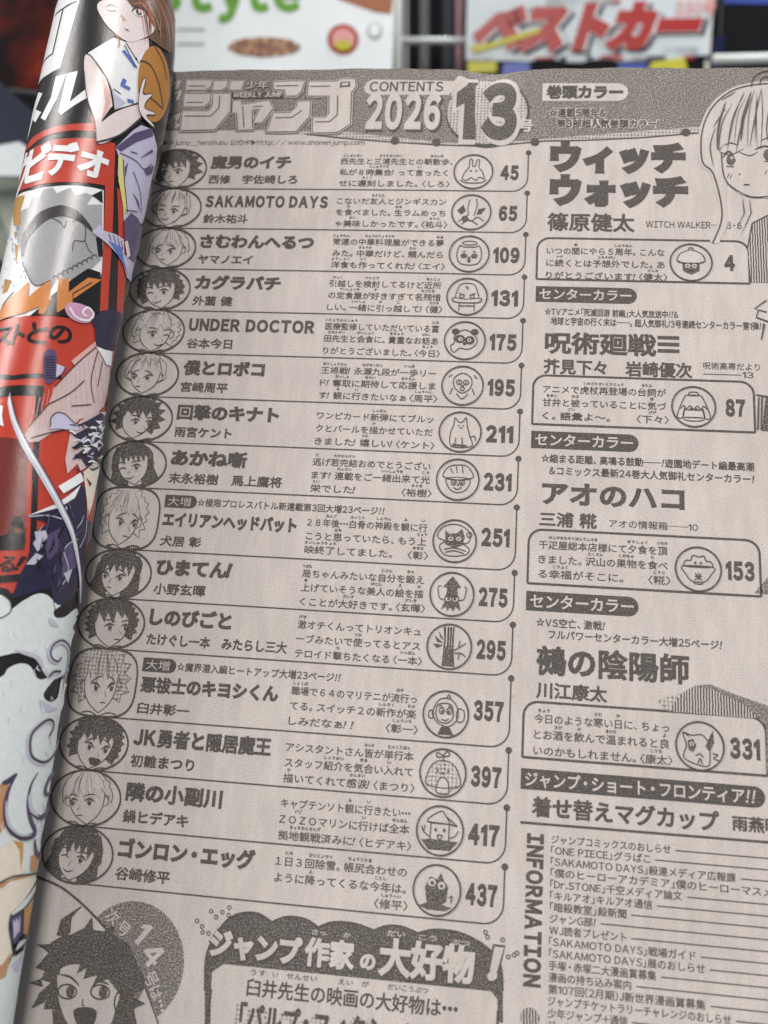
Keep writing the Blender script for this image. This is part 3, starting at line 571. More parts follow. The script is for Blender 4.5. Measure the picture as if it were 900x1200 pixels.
def emblem(p, c, key, r=4.2):
    p.ring(c, r, r, .3, 'ink', 6); out = ell(c, r * .97, r * .97, 40)
    q = lambda a: (c[0] + a[0] * r * .93, c[1] + a[1] * r * .93)
    for i, it in enumerate(EM[key]):
        k, a = it[0], it[1]; lev = 2 + i * .22
        if k == 's': p.stroke([q(x) for x in (smooth(a) if len(a) > 2 else a)], .19, 'ink', lev + 1)
        elif k == 'c': p.stroke(clip([q(x) for x in smooth(a, True, 4)], out), .2, 'ink', lev + 1, True)
        elif k == 'f': p.poly(clip([q(x) for x in a], out), it[2], lev)
        elif k == 'e': p.ell(q(a[:2]), a[2] * r, a[3] * r, it[2], lev, 16)
        elif k == 'o': p.ring(q(a[:2]), a[2] * r, a[3] * r, .19, 'ink', lev + 1, 20)
        elif k == 't': p.cjk(a, c[0] - .75, c[0] + .75, c[1] + .75, c[1] + 2.2, bold=.03, lev=3)

Y = 1.95
for i, row in enumerate(ROWS):
    tall = len(row) > 6; h = 12.98 if tall else 10.0; off = 2.98 if tall else 0
    nm, nx, au, ax, com, num = row[:6]
    # rule with its round corner and the dot it hangs from
    p = Print(); r = 3.4
    p.stroke([(0, Y + .4), (0, Y + h - r)] + ell((-r, Y + h - r), r, r, 8, 0, 90)[1:] + [(-30, Y + h), (-50, Y + h), (-79, Y + h)], .27, 'ink', 2)
    p.ell((0, Y + .4), .6, .6, 'ink', 3, 16); put('entry_rule', p)
    p = Print(); p.cjk(nm, -71.2, nx, Y + off + 1.55 + (.3 if tall else 0), Y + off + 4.75, bold=.058, m='ink'); put('entry_title', p)
    p = Print(); p.cjk(au, -71.2, ax, Y + off + 6.45 + (.3 if tall else 0), Y + off + 8.65 + (.15 if tall else 0), bold=.038, m='ink'); put('author_name', p)
    p = Print()
    for j, ln in enumerate(com):
        y = Y + (4.65 if tall else 2.02) + j * 2.78; comment(p, ln, -41.4, -17.35, y, y + 1.62)
    put('author_comment', p)
    p = Print(); w = 5.55 if len(num) == 3 else 3.95
    p.text(num, -3.95 - w / 2, Y + (8.2 if tall else 6.95), 4.25, -3.95 + w / 2, .062, 'ink', 2, res=4); put('page_number', p)
    p = Print(); emblem(p, (-11.83, Y + (7.75 if tall else 5.25)), i); put('emblem', p)
    p = Print(); portrait(p, (-78.85, Y + h / 2 - .05), 6.85, h / 2 + .02, *PORTRAITS[i], square=tall); put('portrait', p)
    if tall:
        p = Print(); p.poly([(-71.3, Y + 1.15), (-65.6, Y + 1.15)] + ell((-65.8, Y + 2.5), 1.3, 1.35, 8, -90, 90) + [(-71.3, Y + 3.85)], 'ink', 1); p.cjk('大増', -70.6, -65.8, Y + 1.55, Y + 3.45, bold=.0, m='paper', lev=3)
        p.cjk(row[6], -64.4, row[7], Y + 1.65, Y + 3.3, bold=.018, m='ink'); put('extra_tag', p)
    Y += h

# ------------------------------------------------------------------ right column
def tag(txt, x0, x1, y0, y1, tx1, neg=True):
    p = Print(); r = (y1 - y0) / 2
    p.poly([(x0, y0), (x1 - r, y0)] + ell((x1 - r, y0 + r), r, r, 10, -90, 90)[1:-1] + [(x1 - r, y1), (x0, y1)], 'ink' if neg else 'paper', 2)
    p.cjk(txt, x0 + .75, tx1, y0 + r * .28, y1 - r * .28, bold=.022 if neg else .058, m='paper' if neg else 'ink', lev=4); put('section_tag', p)
def box(y0, y1, lines, key, num, nx, n0, cy, cx=34.1):
    p = Print(); x0, x1, r = 2.5, 45.75, 2.6
    p.stroke([(x0, y1)] + [(x0, y0 + r)] + ell((x0 + r, y0 + r), r, r, 8, 180, 270)[1:] + [(x1 - r, y0)] + ell((x1 - r, y0 + r), r, r, 8, 270, 359)[1:] + [(x1, y1)], .42, 'ink', 2)
    p.stroke([(x0, y1), (x1, y1)], .42, 'ink', 2.5); put('comment_box', p)
    p = Print()
    for j, ln in enumerate(lines): comment(p, ln, 4.45, 28.8, y0 + 2.12 + j * 2.85, y0 + 3.8 + j * 2.85)
    put('author_comment', p)
    p = Print(); emblem(p, (cx, cy), key); put('emblem', p)
    p = Print(); p.text(num, n0, cy + 1.5, 4.25, nx, .062, 'ink', 2, res=4); put('page_number', p)
def heading(lines, name='entry_title', **kw):
    p = Print()
    for t, x0, x1, y0, y1, b in lines: p.cjk(t, x0, x1, y0, y1, bold=b, m='ink', **kw)
    put(name, p)
tag('巻頭カラー', 2.65, 21.3, -15.5, -10.9, 20.2, False)
p = Print()
for t, x0, x1, y0, y1 in (('☆連載5周年&', 4.1, 16.5, -8.95, -6.7), ('第3部超人気巻頭カラー！', 5.9, 27.9, -6.1, -4.05)):
    p.cjk(t, x0 - .15, x1 + .15, y0, y1, bold=.13, m='paper', lev=3); p.cjk(t, x0, x1, y0, y1, bold=.035, m='ink', lev=5)
put('feature_line', p)
heading([('ウィッチ', 4.6, 33.4, -.3, 6.75, .085)]); heading([('ウォッチ', 4.7, 33.8, 7.9, 15.0, .085)]); heading([('篠原健太', 4.4, 22.7, 17.1, 21.3, .035)], 'author_name')
heading([('WITCH WALKER──3・6', 25, 44.5, 18.45, 20.35, .008)], 'side_note')
box(23.1, 32.75, ['いつの[間|ま]にやら５[周年|しゅうねん]。こんな', 'に[続|つづ]くとは[予想外|よそうがい]でした。あ', 'りがとうございます！\t〈[健太|けんた]〉'], 'hat', '4', 42.9, 40.8, 28.2)
tag('センターカラー', 2.45, 23.1, 34.4, 37.95, 22)
heading([('☆TVアニメ「死滅回游 前編」大人気放送中!!&', 4.4, 31.4, 39.3, 40.95, .02), ('地球と宇宙の行く末は──。超人気御礼!3号連続センターカラー第1弾!!', 5.7, 48.2, 41.35, 43.1, .02)], 'feature_line')
p = Print(); p.cjk('呪術廻戦', 4.6, 27, 44.75, 49.4, bold=.042)
for y in (45.3, 46.75, 48.2): p.poly([(27.2, y - .38), (31.5, y - .38), (31.5, y + .38), (27.2, y + .38)], 'ink', 2)
put('entry_title', p)
heading([('芥見下々　岩崎優次', 4.4, 34, 50.75, 53.9, .03)], 'author_name'); p = Print(); p.cjk('呪術高専だより', 36.1, 47.1, 50.35, 51.9, bold=.006); p.stroke([(36.1, 52.95), (43.4, 52.95)], .16); p.text('13', 43.7, 53.5, 1.7, 45.8, .006); put('side_note', p)
box(54.35, 64.9, ['アニメで[虎杖再登場|いたどりさいとうじょう]の[台詞|せりふ]が', '[甘井|あまい]と[被|かぶ]っていることに[気|き]づ', 'く。[語彙|ごい]よ～。\t〈[下々|げげ]〉'], 'knit', '87', 44, 40.25, 60)
tag('センターカラー', 2.4, 23.4, 66.35, 69.95, 22.3)
heading([('☆縮まる距離、高鳴る鼓動──!遊園地デート編最高潮', 4.45, 45.3, 71.1, 72.85, .02), ('&コミックス最新24巻大人気御礼センターカラー!', 6.1, 45.3, 73.6, 75.35, .02)], 'feature_line')
heading([('アオのハコ', 4.8, 32.1, 76.75, 81.4, .042)]); heading([('三浦 糀', 4.45, 15.5, 82.95, 85.8, .03)], 'author_name'); heading([('アオの情報箱──10', 17.8, 34.5, 83.8, 85.4, .006)], 'side_note')
box(86.55, 97.2, ['[千疋屋総本店様|せんびきやそうほんてんさま]にて[夕食|ゆうしょく]を[頂|いただ]', 'きました。[沢山|たくさん]の[果物|くだもの]を[食|た]べ', 'る[幸福|こうふく]がそこに。\t〈[糀|こうじ]〉'], 'bowl', '153', 44.7, 39.45, 92.65, 34.4)
tag('センターカラー', 2.35, 23.35, 98.7, 102.4, 22.45)
heading([('☆VS空亡、激戦!', 4.3, 17.2, 103.65, 105.35, .02), ('フルパワーセンターカラー大増25ページ!', 6.7, 38.5, 105.85, 107.55, .02)], 'feature_line')
heading([('鵺の陰陽師', 4.5, 32.5, 109, 114.2, .042)]); heading([('川江康太', 4.65, 17.7, 115.65, 118.5, .03)], 'author_name')
box(119.3, 129.3, ['[今日|きょう]のような[寒|さむ]い[日|ひ]に、ちょっ', 'とお[酒|さけ]を[飲|の]んで[温|あたた]まれると[良|よ]', 'いのかもしれません。\t〈[康太|こうた]〉'], 'bird', '331', 44.6, 39.35, 125)
tag('ジャンプ・ショート・フロンティア!!', 2.35, 45.2, 131.25, 134.85, 43.6)
heading([('着せ替えマグカップ', 4.4, 37.2, 136.0, 139.4, .036)]); heading([('雨燕明', 39.4, 47.6, 136.45, 138.95, .03)], 'author_name')
p = Print(); p.stroke([(2.5, 140.6), (70, 140.35)], .42, 'ink', 2); put('entry_rule', p)
p = Print(); p.text('INFORMATION', 3.95, 142.3, 3.55, 3.95 + 24.9, .055, 'ink', 2, rot=90); put('information_heading', p)
INFO = [('ジャンプコミックスのおしらせ', 28.8), ('「ONE PIECE」グラぱこ', 25.3), ('「SAKAMOTO DAYS」殺連メディア広報課', 39.8), ('「僕のヒーローアカデミア」僕のヒーローマスメディア通信', 55), ('「Dr.STONE」千空メディア論文', 30.7), ('「キルアオ」キルアオ通信', 25.6), ('「暗殺教室」殺新聞', 21.2), ('ジャンG部!', 16), ('WJ読者プレゼント', 21.2), ('「SAKAMOTO DAYS」戦場ガイド', 32.8), ('「SAKAMOTO DAYS」展のおしらせ', 34.3), ('手塚・赤塚二大漫画賞募集', 26.2), ('漫画の持ち込み案内', 22), ('第107回(2月期)J新世界漫画賞募集', 34.3), ('ジャンプチケットラリーチャレンジのおしらせ', 38.4), ('少年ジャンプ+通信', 21.4), ('ジャンプ+コミックスのおしらせ', 30), ('次号のおしらせ', 18)]
for k, (t, x1) in enumerate(INFO):
    p = Print(); y = 142.25 + 1.862 * k; p.cjk(t, 8.05, x1, y, y + 1.5, bold=.012, m='ink'); p.stroke([(x1 + .8, y + .85), (69, y + .85)], .2, 'ink', 2); put('information_line', p)
p = Print(); p.ell((5.1, 172), 1.6, 1.6, 'lines', 1); put('printed_dot', p)

# right-hand drawings: plain stand-in figures
def UV(pts): return [page_uv(*a) for a in pts]
p = Print()
hair = smooth([(835, 285), (846, 252), (836, 205), (823, 190), (822, 158), (832, 130), (852, 110), (876, 101), (905, 98)], False, 5)
p.poly(UV(hair + [(960, 98), (960, 200), (905, 215), (872, 215), (852, 205), (850, 240), (853, 262), (842, 286)]), 'paper', 3); p.stroke(UV(hair), .3, 'ink', 6); p.stroke(UV(hair), 1.3, 'paper', 2.5)
for ln in ([(838, 150), (832, 172), (836, 196)], [(858, 122), (846, 145), (842, 176), (848, 168)], [(872, 110), (858, 140), (852, 178)], [(884, 106), (868, 150), (862, 180)], [(892, 104), (884, 140), (878, 174)], [(905, 108), (898, 150), (902, 172)], [(845, 118), (862, 108)], [(850, 128), (835, 150)], [(864, 178), (878, 183), (888, 178)], [(842, 178), (856, 182), (872, 174)]):
    p.stroke(UV(smooth(ln)), .24, 'ink', 7, taper=True)
p.poly(UV(smooth([(846, 178), (848, 205), (858, 220), (880, 231), (960, 228), (960, 170), (900, 168), (870, 178)], True, 4)), 'paper', 4); p.stroke(UV(smooth([(845, 180), (848, 206), (858, 220), (880, 231), (905, 230)])), .26, 'ink', 6)
p.stroke(UV(smooth([(846, 186), (854, 178), (862, 190)])), .5, 'ink', 6, taper=True); p.ell(page_uv(856, 188), .9, 1.3, 'hair', 6); p.stroke(UV(smooth([(884, 176), (896, 172), (912, 176)])), .5, 'ink', 6, taper=True); p.ell(page_uv(900, 182), 1, 1.4, 'hair', 6)
rnd = random.Random(8)
for i in range(8):
    x = rnd.uniform(850, 925); p.stroke(UV(smooth([(x + (890 - x) * .45, 104 + rnd.uniform(0, 14)), (x + (890 - x) * .12, 136), (x + rnd.uniform(-3, 3), 172 + rnd.uniform(-8, 6))])), rnd.choice([.14, .18]), 'ink', 7, taper=True)
p.stroke(UV(smooth([(850, 120), (842, 148), (840, 176)])), .5, 'hair', 7, taper=True); p.stroke(UV(smooth([(880, 108), (871, 138), (868, 166)])), .6, 'hair', 7, taper=True)
for ln in ([(880, 102), (884, 90), (897, 84), (915, 88)], [(890, 100), (893, 92), (905, 90)]): p.stroke(UV(smooth(ln)), .3, 'ink', 6)
for x, y in ((856, 188), (900, 182)): p.ell(page_uv(x + 1, y - 2), .3, .35, 'paper', 8, 10); p.stroke(UV([(x - 5, y + 7.5), (x + 4, y + 8)]), .2, 'ink', 7); p.stroke(UV(smooth([(x - 8, y - 17), (x, y - 20), (x + 9, y - 17)])), .24, 'ink', 7, taper=True)
for x, y in ((853, 204), (856, 205), (897, 200), (901, 200)): p.stroke(UV([(x + 1, y), (x - 1, y + 5)]), .16, 'ink', 7)
p.stroke(UV([(871, 217), (878, 217)]), .3, 'ink', 7); p.stroke(UV([(866, 204), (866, 205.5)]), .3, 'ink', 7)
for ln in ([(870, 232), (872, 250), (862, 270)], [(878, 233), (880, 250), (868, 276)], [(852, 262), (850, 278)]): p.stroke(UV(ln), .24, 'ink', 6, taper=True)
p.poly(UV([(881, 262), (905, 250), (960, 250), (960, 332), (880, 331), (876, 290)]), 'lines', 3); p.stroke(UV([(876, 290), (881, 262), (905, 250)]), .24, 'ink', 6)
put('printed_figure', p)
p = Print()
for ln in ([(898, 352), (884, 362), (898, 366)], [(889, 363), (886, 372), (902, 378)], [(896, 380), (892, 398)], [(886, 463), (905, 466)], [(889, 466), (888, 504)], [(893, 464), (892, 504)]): p.stroke(UV(ln), .3, 'ink', 5)
p.poly(UV([(897, 466), (940, 470), (940, 507), (893, 505)]), 'hair', 3); put('printed_figure', p)
p = Print(); p.poly(UV([(884, 695), (905, 670), (940, 665), (940, 700)]), 'tone', 2)
cl = smooth([(786, 828), (800, 812), (815, 804), (832, 803), (855, 812), (880, 824), (905, 830)])
p.poly(UV(cl + [(905, 838), (880, 842), (858, 840), (790, 834)]), 'lines', 3); p.poly(UV([(770, 820), (800, 812), (795, 835), (780, 832)]), 'dots', 2); p.poly(UV([(812, 804), (832, 802), (862, 814), (905, 829), (940, 830), (940, 900), (898, 905), (897, 850), (872, 826), (838, 809)]), 'tone', 4)
put('printed_figure', p)

# ------------------------------------------------------------------ foot of the page
ZB = lambda q: page_uv(220 + q[0] * .44444, 1050 + q[1] * .44444)
p = Print()
ban = smooth([(45, 250), (47, 170), (60, 125), (80, 92), (105, 62), (140, 45), (185, 45), (222, 68)], False, 4) + smooth([(226, 66), (262, 54), (310, 60), (345, 82)], False, 4) + smooth([(348, 80), (385, 68), (440, 72), (492, 90)], False, 4) + smooth([(495, 88), (525, 78), (565, 80), (608, 98)], False, 4) + smooth([(611, 96), (650, 88), (710, 94), (765, 118), (805, 150), (826, 185), (831, 250)], False, 4)
inn = [(62, 245), (64, 200), (95, 179), (800, 251), (816, 272), (818, 330)]
p.poly([ZB(a) for a in ban + [(831, 335)] + inn[::-1][:1] + inn[::-1][1:] + [(60, 338), (45, 338)]], 'hair', 1); p.stroke([ZB(a) for a in ban], .3, 'ink', 2)
p.stroke([ZB((62, 245)), (-51.4, 200), (-51.4, 236)], .4, 'ink', 2); p.stroke([ZB((818, 300)), (-.3, 200), (-.3, 236)], .4, 'ink', 2); put('banner', p)
p = Print()
def mix_line(items, b, m, lev):
    for t, x0, x1, y0, y1 in items:
        if b > .05: p.cjk(t, x0 - .2, x1 + .25, y0 + .1, y1 + .1, bold=b + .075, m='ink', lev=lev - 1)
        p.cjk(t, x0, x1, y0, y1, bold=b, m=m, lev=lev)
mix_line([('ジャンプ', -52.0, -35.1, 163.3, 167.5), ('作家', -34.7, -25.6, 163.0, 167.4), ('の', -24.7, -21.9, 164.4, 167.2), ('大好物', -21.5, -4.6, 161.9, 167.6), ('！', -2.4, .3, 161.2, 167.0)], .062, 'paper', 3)
mix_line([('さっ　　か', -33.6, -26.6, 161.5, 162.4), ('だい', -20.2, -17, 160.4, 161.4), ('こう', -14.6, -11.4, 160.6, 161.5), ('ぶつ', -9, -5.6, 160.9, 161.8)], .02, 'paper', 3)
put('banner_lettering', p)
p = Print(); p.cjk('臼井先生の映画の大好物は…', -44.4, -7.2, 170.5, 173.3, bold=.02, m='ink')
for t, x0, x1 in (('うす', -44, -41.2), ('い', -40, -39), ('せんせい', -37.5, -32), ('えい　が', -28.2, -22.8), ('だいこうぶつ', -19.5, -12.5)): p.cjk(t, x0, x1, 168.95, 169.95, bold=.01, m='ink')
p.cjk('「パルプ・フィクション」', -45.2, -12, 174.5, 178.6, bold=.04, m='ink', lev=4); p.cjk('「パルプ・フィクション」', -45.9, -12.7, 175.0, 179.1, bold=.07, m='dots', lev=2); put('article_text', p)
p = Print()
for x, y in ((25, 65), (38, 80), (62, 40), (75, 55), (92, 42), (110, 30), (108, 50), (40, 95), (55, 98), (785, 95), (790, 108), (830, 115), (845, 160), (860, 155), (868, 150)): p.ring(ZB((x, y)), .32, .32, .18, 'ink', 3, 10)
put('spark_dots', p)
ZF = lambda q: page_uv(q[0] * .28889, 1020 + q[1] * .28889)
p = Print()
p.poly(ell((-66.2, 170.2), 10.0, 10.3, 50), 'tone', 1); p.poly([ZF(a) for a in ((590, 470), (645, 612), (640, 800), (520, 800), (545, 560))], 'paper', 2); p.stroke([ZF(a) for a in ((588, 470), (640, 612), (655, 760))], .3, 'ink', 3)
p.poly(clip([ZF(a) for a in smooth([(155, 28), (250, 68), (350, 150), (444, 250)])] + [ZF((300, 260)), ZF((150, 200))], ell((-66.2, 170.2), 10.02, 10.32, 50)), 'paper', 2)
p.stroke([ZF(a) for a in smooth([(100, 10), (155, 28), (250, 68), (350, 150), (444, 250)])], .42, 'ink', 4)
hd = [(440, 252), (378, 242), (374, 190), (345, 235), (290, 262), (232, 262), (250, 200), (332, 146), (290, 190), (285, 250), (215, 290), (180, 318), (200, 335), (148, 395), (185, 405), (170, 440), (210, 455), (160, 500), (150, 540), (190, 520), (180, 560), (215, 560), (220, 640), (560, 640), (545, 580), (540, 500), (600, 470), (520, 300)]
p.poly([ZF(a) for a in hd], 'hair', 4); p.stroke([ZF(a) for a in hd], .22, 'ink', 4.4, True); p.poly([ZF(a) for a in smooth([(245, 400), (235, 470), (250, 560), (300, 640), (430, 645), (470, 560), (485, 480), (420, 430), (330, 380)], True, 4)], 'paper', 5)
p.poly([ZF(a) for a in ((240, 430), (262, 350), (300, 345), (292, 380), (330, 372), (312, 420), (352, 395), (340, 440), (395, 425), (380, 460), (440, 440), (500, 520), (520, 440), (420, 340), (300, 320), (225, 380))], 'hair', 6)
for a in ((275, 490), (408, 492)): p.ring(ZF(a), 1.75, 1.15, .3, 'ink', 7, 24); p.ell(ZF((a[0] + 12, a[1])), .8, 1.0, 'hair', 7, 16)
p.stroke([ZF(a) for a in smooth([(245, 420), (290, 432), (325, 468)])], .4, 'ink', 8, taper=True); p.stroke([ZF(a) for a in smooth([(375, 470), (405, 448), (445, 462)])], .4, 'ink', 8, taper=True)
p.stroke([ZF(a) for a in ((338, 520), (336, 545), (345, 548))], .25, 'ink', 7); p.poly([ZF(a) for a in smooth([(300, 568), (350, 552), (395, 572), (372, 640), (325, 640)], True, 4)], 'ink', 7)
p.ring(ZF((488, 530)), 1.0, 1.7, .3, 'ink', 7, 20)
for q in (((210, 300), (150, 300), (205, 330)), ((170, 440), (120, 455), (175, 470)), ((165, 500), (128, 560), (185, 530)), ((520, 420), (585, 440), (535, 470)), ((530, 510), (590, 540), (540, 560)), ((420, 250), (470, 215), (455, 270))): p.poly([ZF(a) for a in q], 'hair', 4.2); p.stroke([ZF(a) for a in q], .2, 'ink', 4.6)
for i in range(14): p.stroke([ZF(a) for a in smooth([(300 + i * 14, 270 + (i % 3) * 14), (280 + i * 18, 320), (262 + i * 20, 372)])], .2, 'ink', 7, taper=True)
p.poly([ZF(a) for a in ((215, 690), (330, 650), (420, 650), (560, 700), (600, 900), (180, 900))], 'lines', 3)
for ch, x, y, sz, r in (('次', 432, 150, 2.6, 30), ('号', 478, 196, 2.6, 33), ('1', 545, 232, 5.0, 38), ('4', 577, 300, 5.0, 44), ('号', 590, 385, 2.7, 55), ('は', 615, 440, 2.5, 62), ('…', 640, 490, 2.2, 68)):
    q = ZF((x - 8, y + 40)); p.text(ch, q[0], q[1], sz, None, .035 if ch in '14' else .012, 'paper', 5, rot=r)
put('next_issue_badge', p)

# ------------------------------------------------------------------ prints on the rolled cover (stand-in art, real lettering)
def K(pts): return [cover_uv(*a) for a in pts]
def cp(lst, z=1.0, o=(0, 0)): return [(o[0] + x * z, o[1] + y * z) for x, y in lst]
Z1 = lambda l: cp(l, 1 / 6)                              # enlargement of (0,0,150,200)
p = Print('cover')
p.poly(K(Z1([(420, -20), (560, 5), (425, 480), (340, 525), (268, 600), (300, 470), (350, 250), (392, 60)])), 'white', 1)
for ln in ([(392, 108), (446, 62), (372, 380), (300, 470)], [(446, 62), (545, 10)]): p.stroke(K(Z1(ln)), .35, 'black', 2)
p.poly(K(Z1([(395, 540), (465, 522), (400, 700), (320, 850), (288, 830), (360, 690)])), 'white', 1); p.poly(K(Z1([(470, 520), (548, 500), (490, 720), (600, 630), (610, 690), (430, 812), (412, 785), (455, 600)])), 'white', 1)
p.poly(K(Z1([(250, 770), (292, 790), (250, 862), (228, 838)])), 'white', 1); p.poly(K(Z1([(272, 650), (300, 658), (252, 775), (205, 950), (186, 985), (230, 800)])), 'white', 1)
put('cover_lettering', p)
p = Print('cover')
p.poly(K(Z1([(172, 1062), (232, 968), (320, 915), (420, 885), (520, 872), (650, 868), (640, 800), (690, 800), (690, 932), (520, 918), (420, 930), (300, 968), (215, 1035), (165, 1092)])), 'red', 1)
p.poly(K(Z1([(150, 1130), (215, 1060), (300, 1010), (400, 982), (520, 972), (690, 980), (810, 1010), (800, 1300), (756, 2200), (700, 2200), (730, 1600), (738, 1304), (535, 1284), (354, 1288), (216, 1318), (96, 1378), (130, 1220)])), 'red', 1)
p.poly(K([(137, 220), (152, 232), (150, 370), (136, 372)]), 'red', 1)
p.poly(K([(-30, 385), (0, 377), (20, 372), (60, 370), (92, 376), (118, 372), (121, 365), (150, 365), (148, 420), (112, 600), (96, 690), (60, 700), (0, 694), (-40, 690)]), 'red', 1)
put('red_panel', p)
p = Print('cover')
for ln, w in (([(-30, 446), (15, 443), (72, 442)], .9), ([(-30, 462), (0, 460), (51, 459)], 2.0), ([(46, 460), (44, 490), (41, 560), (38, 650)], 1.0), ([(-30, 680), (0, 679), (24, 677)], 1.3), ([(128, 376), (133, 440)], .4)): p.stroke(K(ln), w, 'black', 2)
p.poly(K([(-30, 515), (33, 516), (29, 645), (-30, 646)]), 'darkred', 2); p.poly(K(smooth([(10, 625), (14, 608), (24, 606), (28, 618), (27, 642), (-10, 644), (-4, 630)], True, 3)), 'black', 2.5); put('panel_frame', p)
def glyph_at(p, ch, x0, y0, x1, y1, bold, m, lev=3, slant=0):
    a, b = cover_uv(x0, (y0 + y1) / 2)[0], cover_uv(x1, (y0 + y1) / 2)[0]; t, u = cover_uv((x0 + x1) / 2, y0)[1], cover_uv((x0 + x1) / 2, y1)[1]
    p.cjk(ch, a, b, t, u, bold=bold, m=m, lev=lev, slant=slant)
p = Print('cover')
for ch, *b in (('ク', 20, 186, 33, 226), ('ビ', 33, 171, 58, 213), ('デ', 57, 168, 91, 206), ('オ', 91, 174, 127, 209)): glyph_at(p, ch, *b, .05, 'white')
put('cover_lettering', p)
p = Print('cover')
for ch, *b in (('ス', -6, 381, 14, 407), ('ト', 15, 379, 29, 405), ('と', 32, 377, 55, 404), ('の', 56, 378, 84, 403), ): glyph_at(p, ch, *b, .03, 'black', 3, .12)
put('cover_lettering', p); p = Print('cover')
for ch, *b in (('る', -2, 650, 17, 671), ('！', 16, 650, 28, 670)): glyph_at(p, ch, *b, .03, 'black', 3, .12)
put('cover_lettering', p); p = Print('cover')
p.poly(K([(0, 475), (4, 476), (3, 488), (5, 500), (0, 498), (-8, 490)]), 'white', 3); put('cover_lettering', p)
# grey cut-out panel with the orange title
ZC = lambda l: cp(l, .15556, (0, 220)); p = Print('cover')
p.poly(K(ZC([(110, 90), (250, 20), (400, -8), (700, 0), (780, 20), (765, 640), (750, 690), (720, 980), (230, 975), (-100, 1020), (-20, 560), (60, 250)])), 'white', 1)
p.poly(K(ZC([(215, 150), (250, 60), (300, 75), (330, 10), (400, 0), (430, 45), (530, 0), (570, 60), (640, 40), (700, 60), (650, 130), (770, 130), (760, 540), (690, 610), (560, 690), (430, 690), (380, 780), (300, 740), (235, 720), (165, 560), (120, 300), (160, 180)])), 'grey', 2)
arc = smooth([(165, 520), (160, 400), (215, 290), (300, 190), (420, 140), (500, 140), (600, 190), (690, 300)]); arc2 = smooth([(700, 345), (600, 260), (500, 222), (420, 224), (330, 265), (250, 340), (200, 430), (180, 520)])
p.poly(K(ZC(arc + arc2)), 'dark', 3)
p.poly(K(ZC([(690, 60), (770, 20), (772, 120), (720, 80)])), 'black', 2.5); p.poly(K(ZC([(720, 380), (770, 330), (770, 520), (740, 520)])), 'black', 2.5)
for ln in (smooth([(545, 260), (600, 235), (640, 290), (635, 400), (560, 405), (545, 480)]), smooth([(170, 560), (200, 640), (270, 740), (380, 700)]), smooth([(640, 400), (660, 460), (690, 495)]), smooth([(400, 235), (450, 260), (485, 305), (500, 250)])): p.stroke(K(ZC(ln)), .16, 'dark', 4)
sc = []
for i in range(9): sc += ell((420 + i * 36, 690 - i * 20), 22, 24, 5, 190, 350)
p.stroke(K(ZC(sc)), .16, 'dark', 4)
for q in ([(110, 90), (190, 60), (160, 160), (160, 280), (110, 290), (105, 180)], [(110, 330), (130, 340), (120, 390)], [(115, 420), (140, 440), (125, 590)], [(40, 690), (90, 700), (50, 800), (20, 810)]): p.poly(K(ZC(q)), 'ochre', 2.5)
rnd = random.Random(2)
for i in range(34):
    x, y = rnd.uniform(10, 210), rnd.uniform(250, 760)
    if x > 60 + (560 - y) * -.05 and 140 < x and y < 560: continue
    p.stroke(K(ZC([(x, y), (x + rnd.uniform(-14, 14), y + rnd.uniform(10, 34))])), .18, 'blue', 2.6)
p.poly(K(ZC([(530, 700), (660, 610), (755, 640), (750, 700), (720, 975), (560, 975), (480, 970), (225, 970), (380, 850), (385, 820), (430, 780)])), 'black', 3)
put('grey_cutout', p)
p = Print('cover')
for q in ([(-40, 1010), (60, 860), (225, 710), (215, 830), (385, 690), (370, 880), (330, 960), (290, 950), (300, 900), (180, 950), (-40, 1030)], [(440, 690), (520, 690), (515, 790), (660, 680), (760, 695), (550, 840), (545, 870), (430, 945), (425, 880)], [(-60, 900), (0, 860), (60, 830), (0, 960)]): p.poly(K(ZC(q)), 'orange', 4)
p.stroke(K(ZC([(548, 868), (548, 800), (690, 715)])), .2, 'dark', 5); put('cover_lettering', p)
p = Print('cover'); p.poly(K(ZC([(-60, 860), (0, 820), (118, 775), (30, 880), (0, 960), (-60, 1000)])), 'white', 5); put('cover_lettering', p)
# a plain figure in a sleeveless top holding a ball
ZG = lambda l: cp(l, .15, (90, 0)); p = Print('cover')
p.poly(K(ZG([(200, -40), (430, -40), (560, -40), (700, -40), (770, 160), (760, 330), (725, 420), (640, 360), (560, 300), (440, 330), (370, 300), (350, 390), (300, 390), (285, 250), (250, 180)])), 'brown', 3)
p.poly(K(ZG(smooth([(160, 60), (200, 150), (270, 240), (400, 330), (520, 300), (600, 240), (600, 130), (500, 30), (330, 0), (200, 10)], True, 4))), 'skin', 4)
p.poly(K(ZG([(360, -30), (430, 60), (520, 90), (590, 200), (640, 250), (720, 200), (680, -40)])), 'brown', 5)
for ln in ([(520, -20), (600, 120), (660, 300)], [(600, -20), (690, 160), (725, 380)], [(460, -20), (560, 110), (610, 220)], [(660, 0), (720, 120), (740, 300)], [(300, 270), (330, 330), (322, 385)]): p.stroke(K(ZG(smooth(ln))), .3, 'tan', 6, taper=True)
p.stroke(K(ZG(smooth([(425, 95), (455, 66), (500, 66), (552, 108)]))), .34, 'dark', 6, taper=True); p.poly(K(ZG(smooth([(440, 92), (480, 76), (530, 108), (500, 134), (456, 122)], True, 3))), 'white', 5.6); p.ell(cover_uv(90 + 478 * .15, 102 * .15), .55, .72, 'brown', 5.8, 14); p.ell(cover_uv(90 + 486 * .15, 92 * .15), .2, .24, 'white', 6.2, 10)
for ln in ([(225, 62), (262, 44), (315, 60)], [(232, 80), (268, 92), (312, 84)], [(352, 118), (346, 136), (362, 140)], [(430, 44), (490, 30), (550, 56)]): p.stroke(K(ZG(smooth(ln))), .16, 'tan', 6, taper=True)
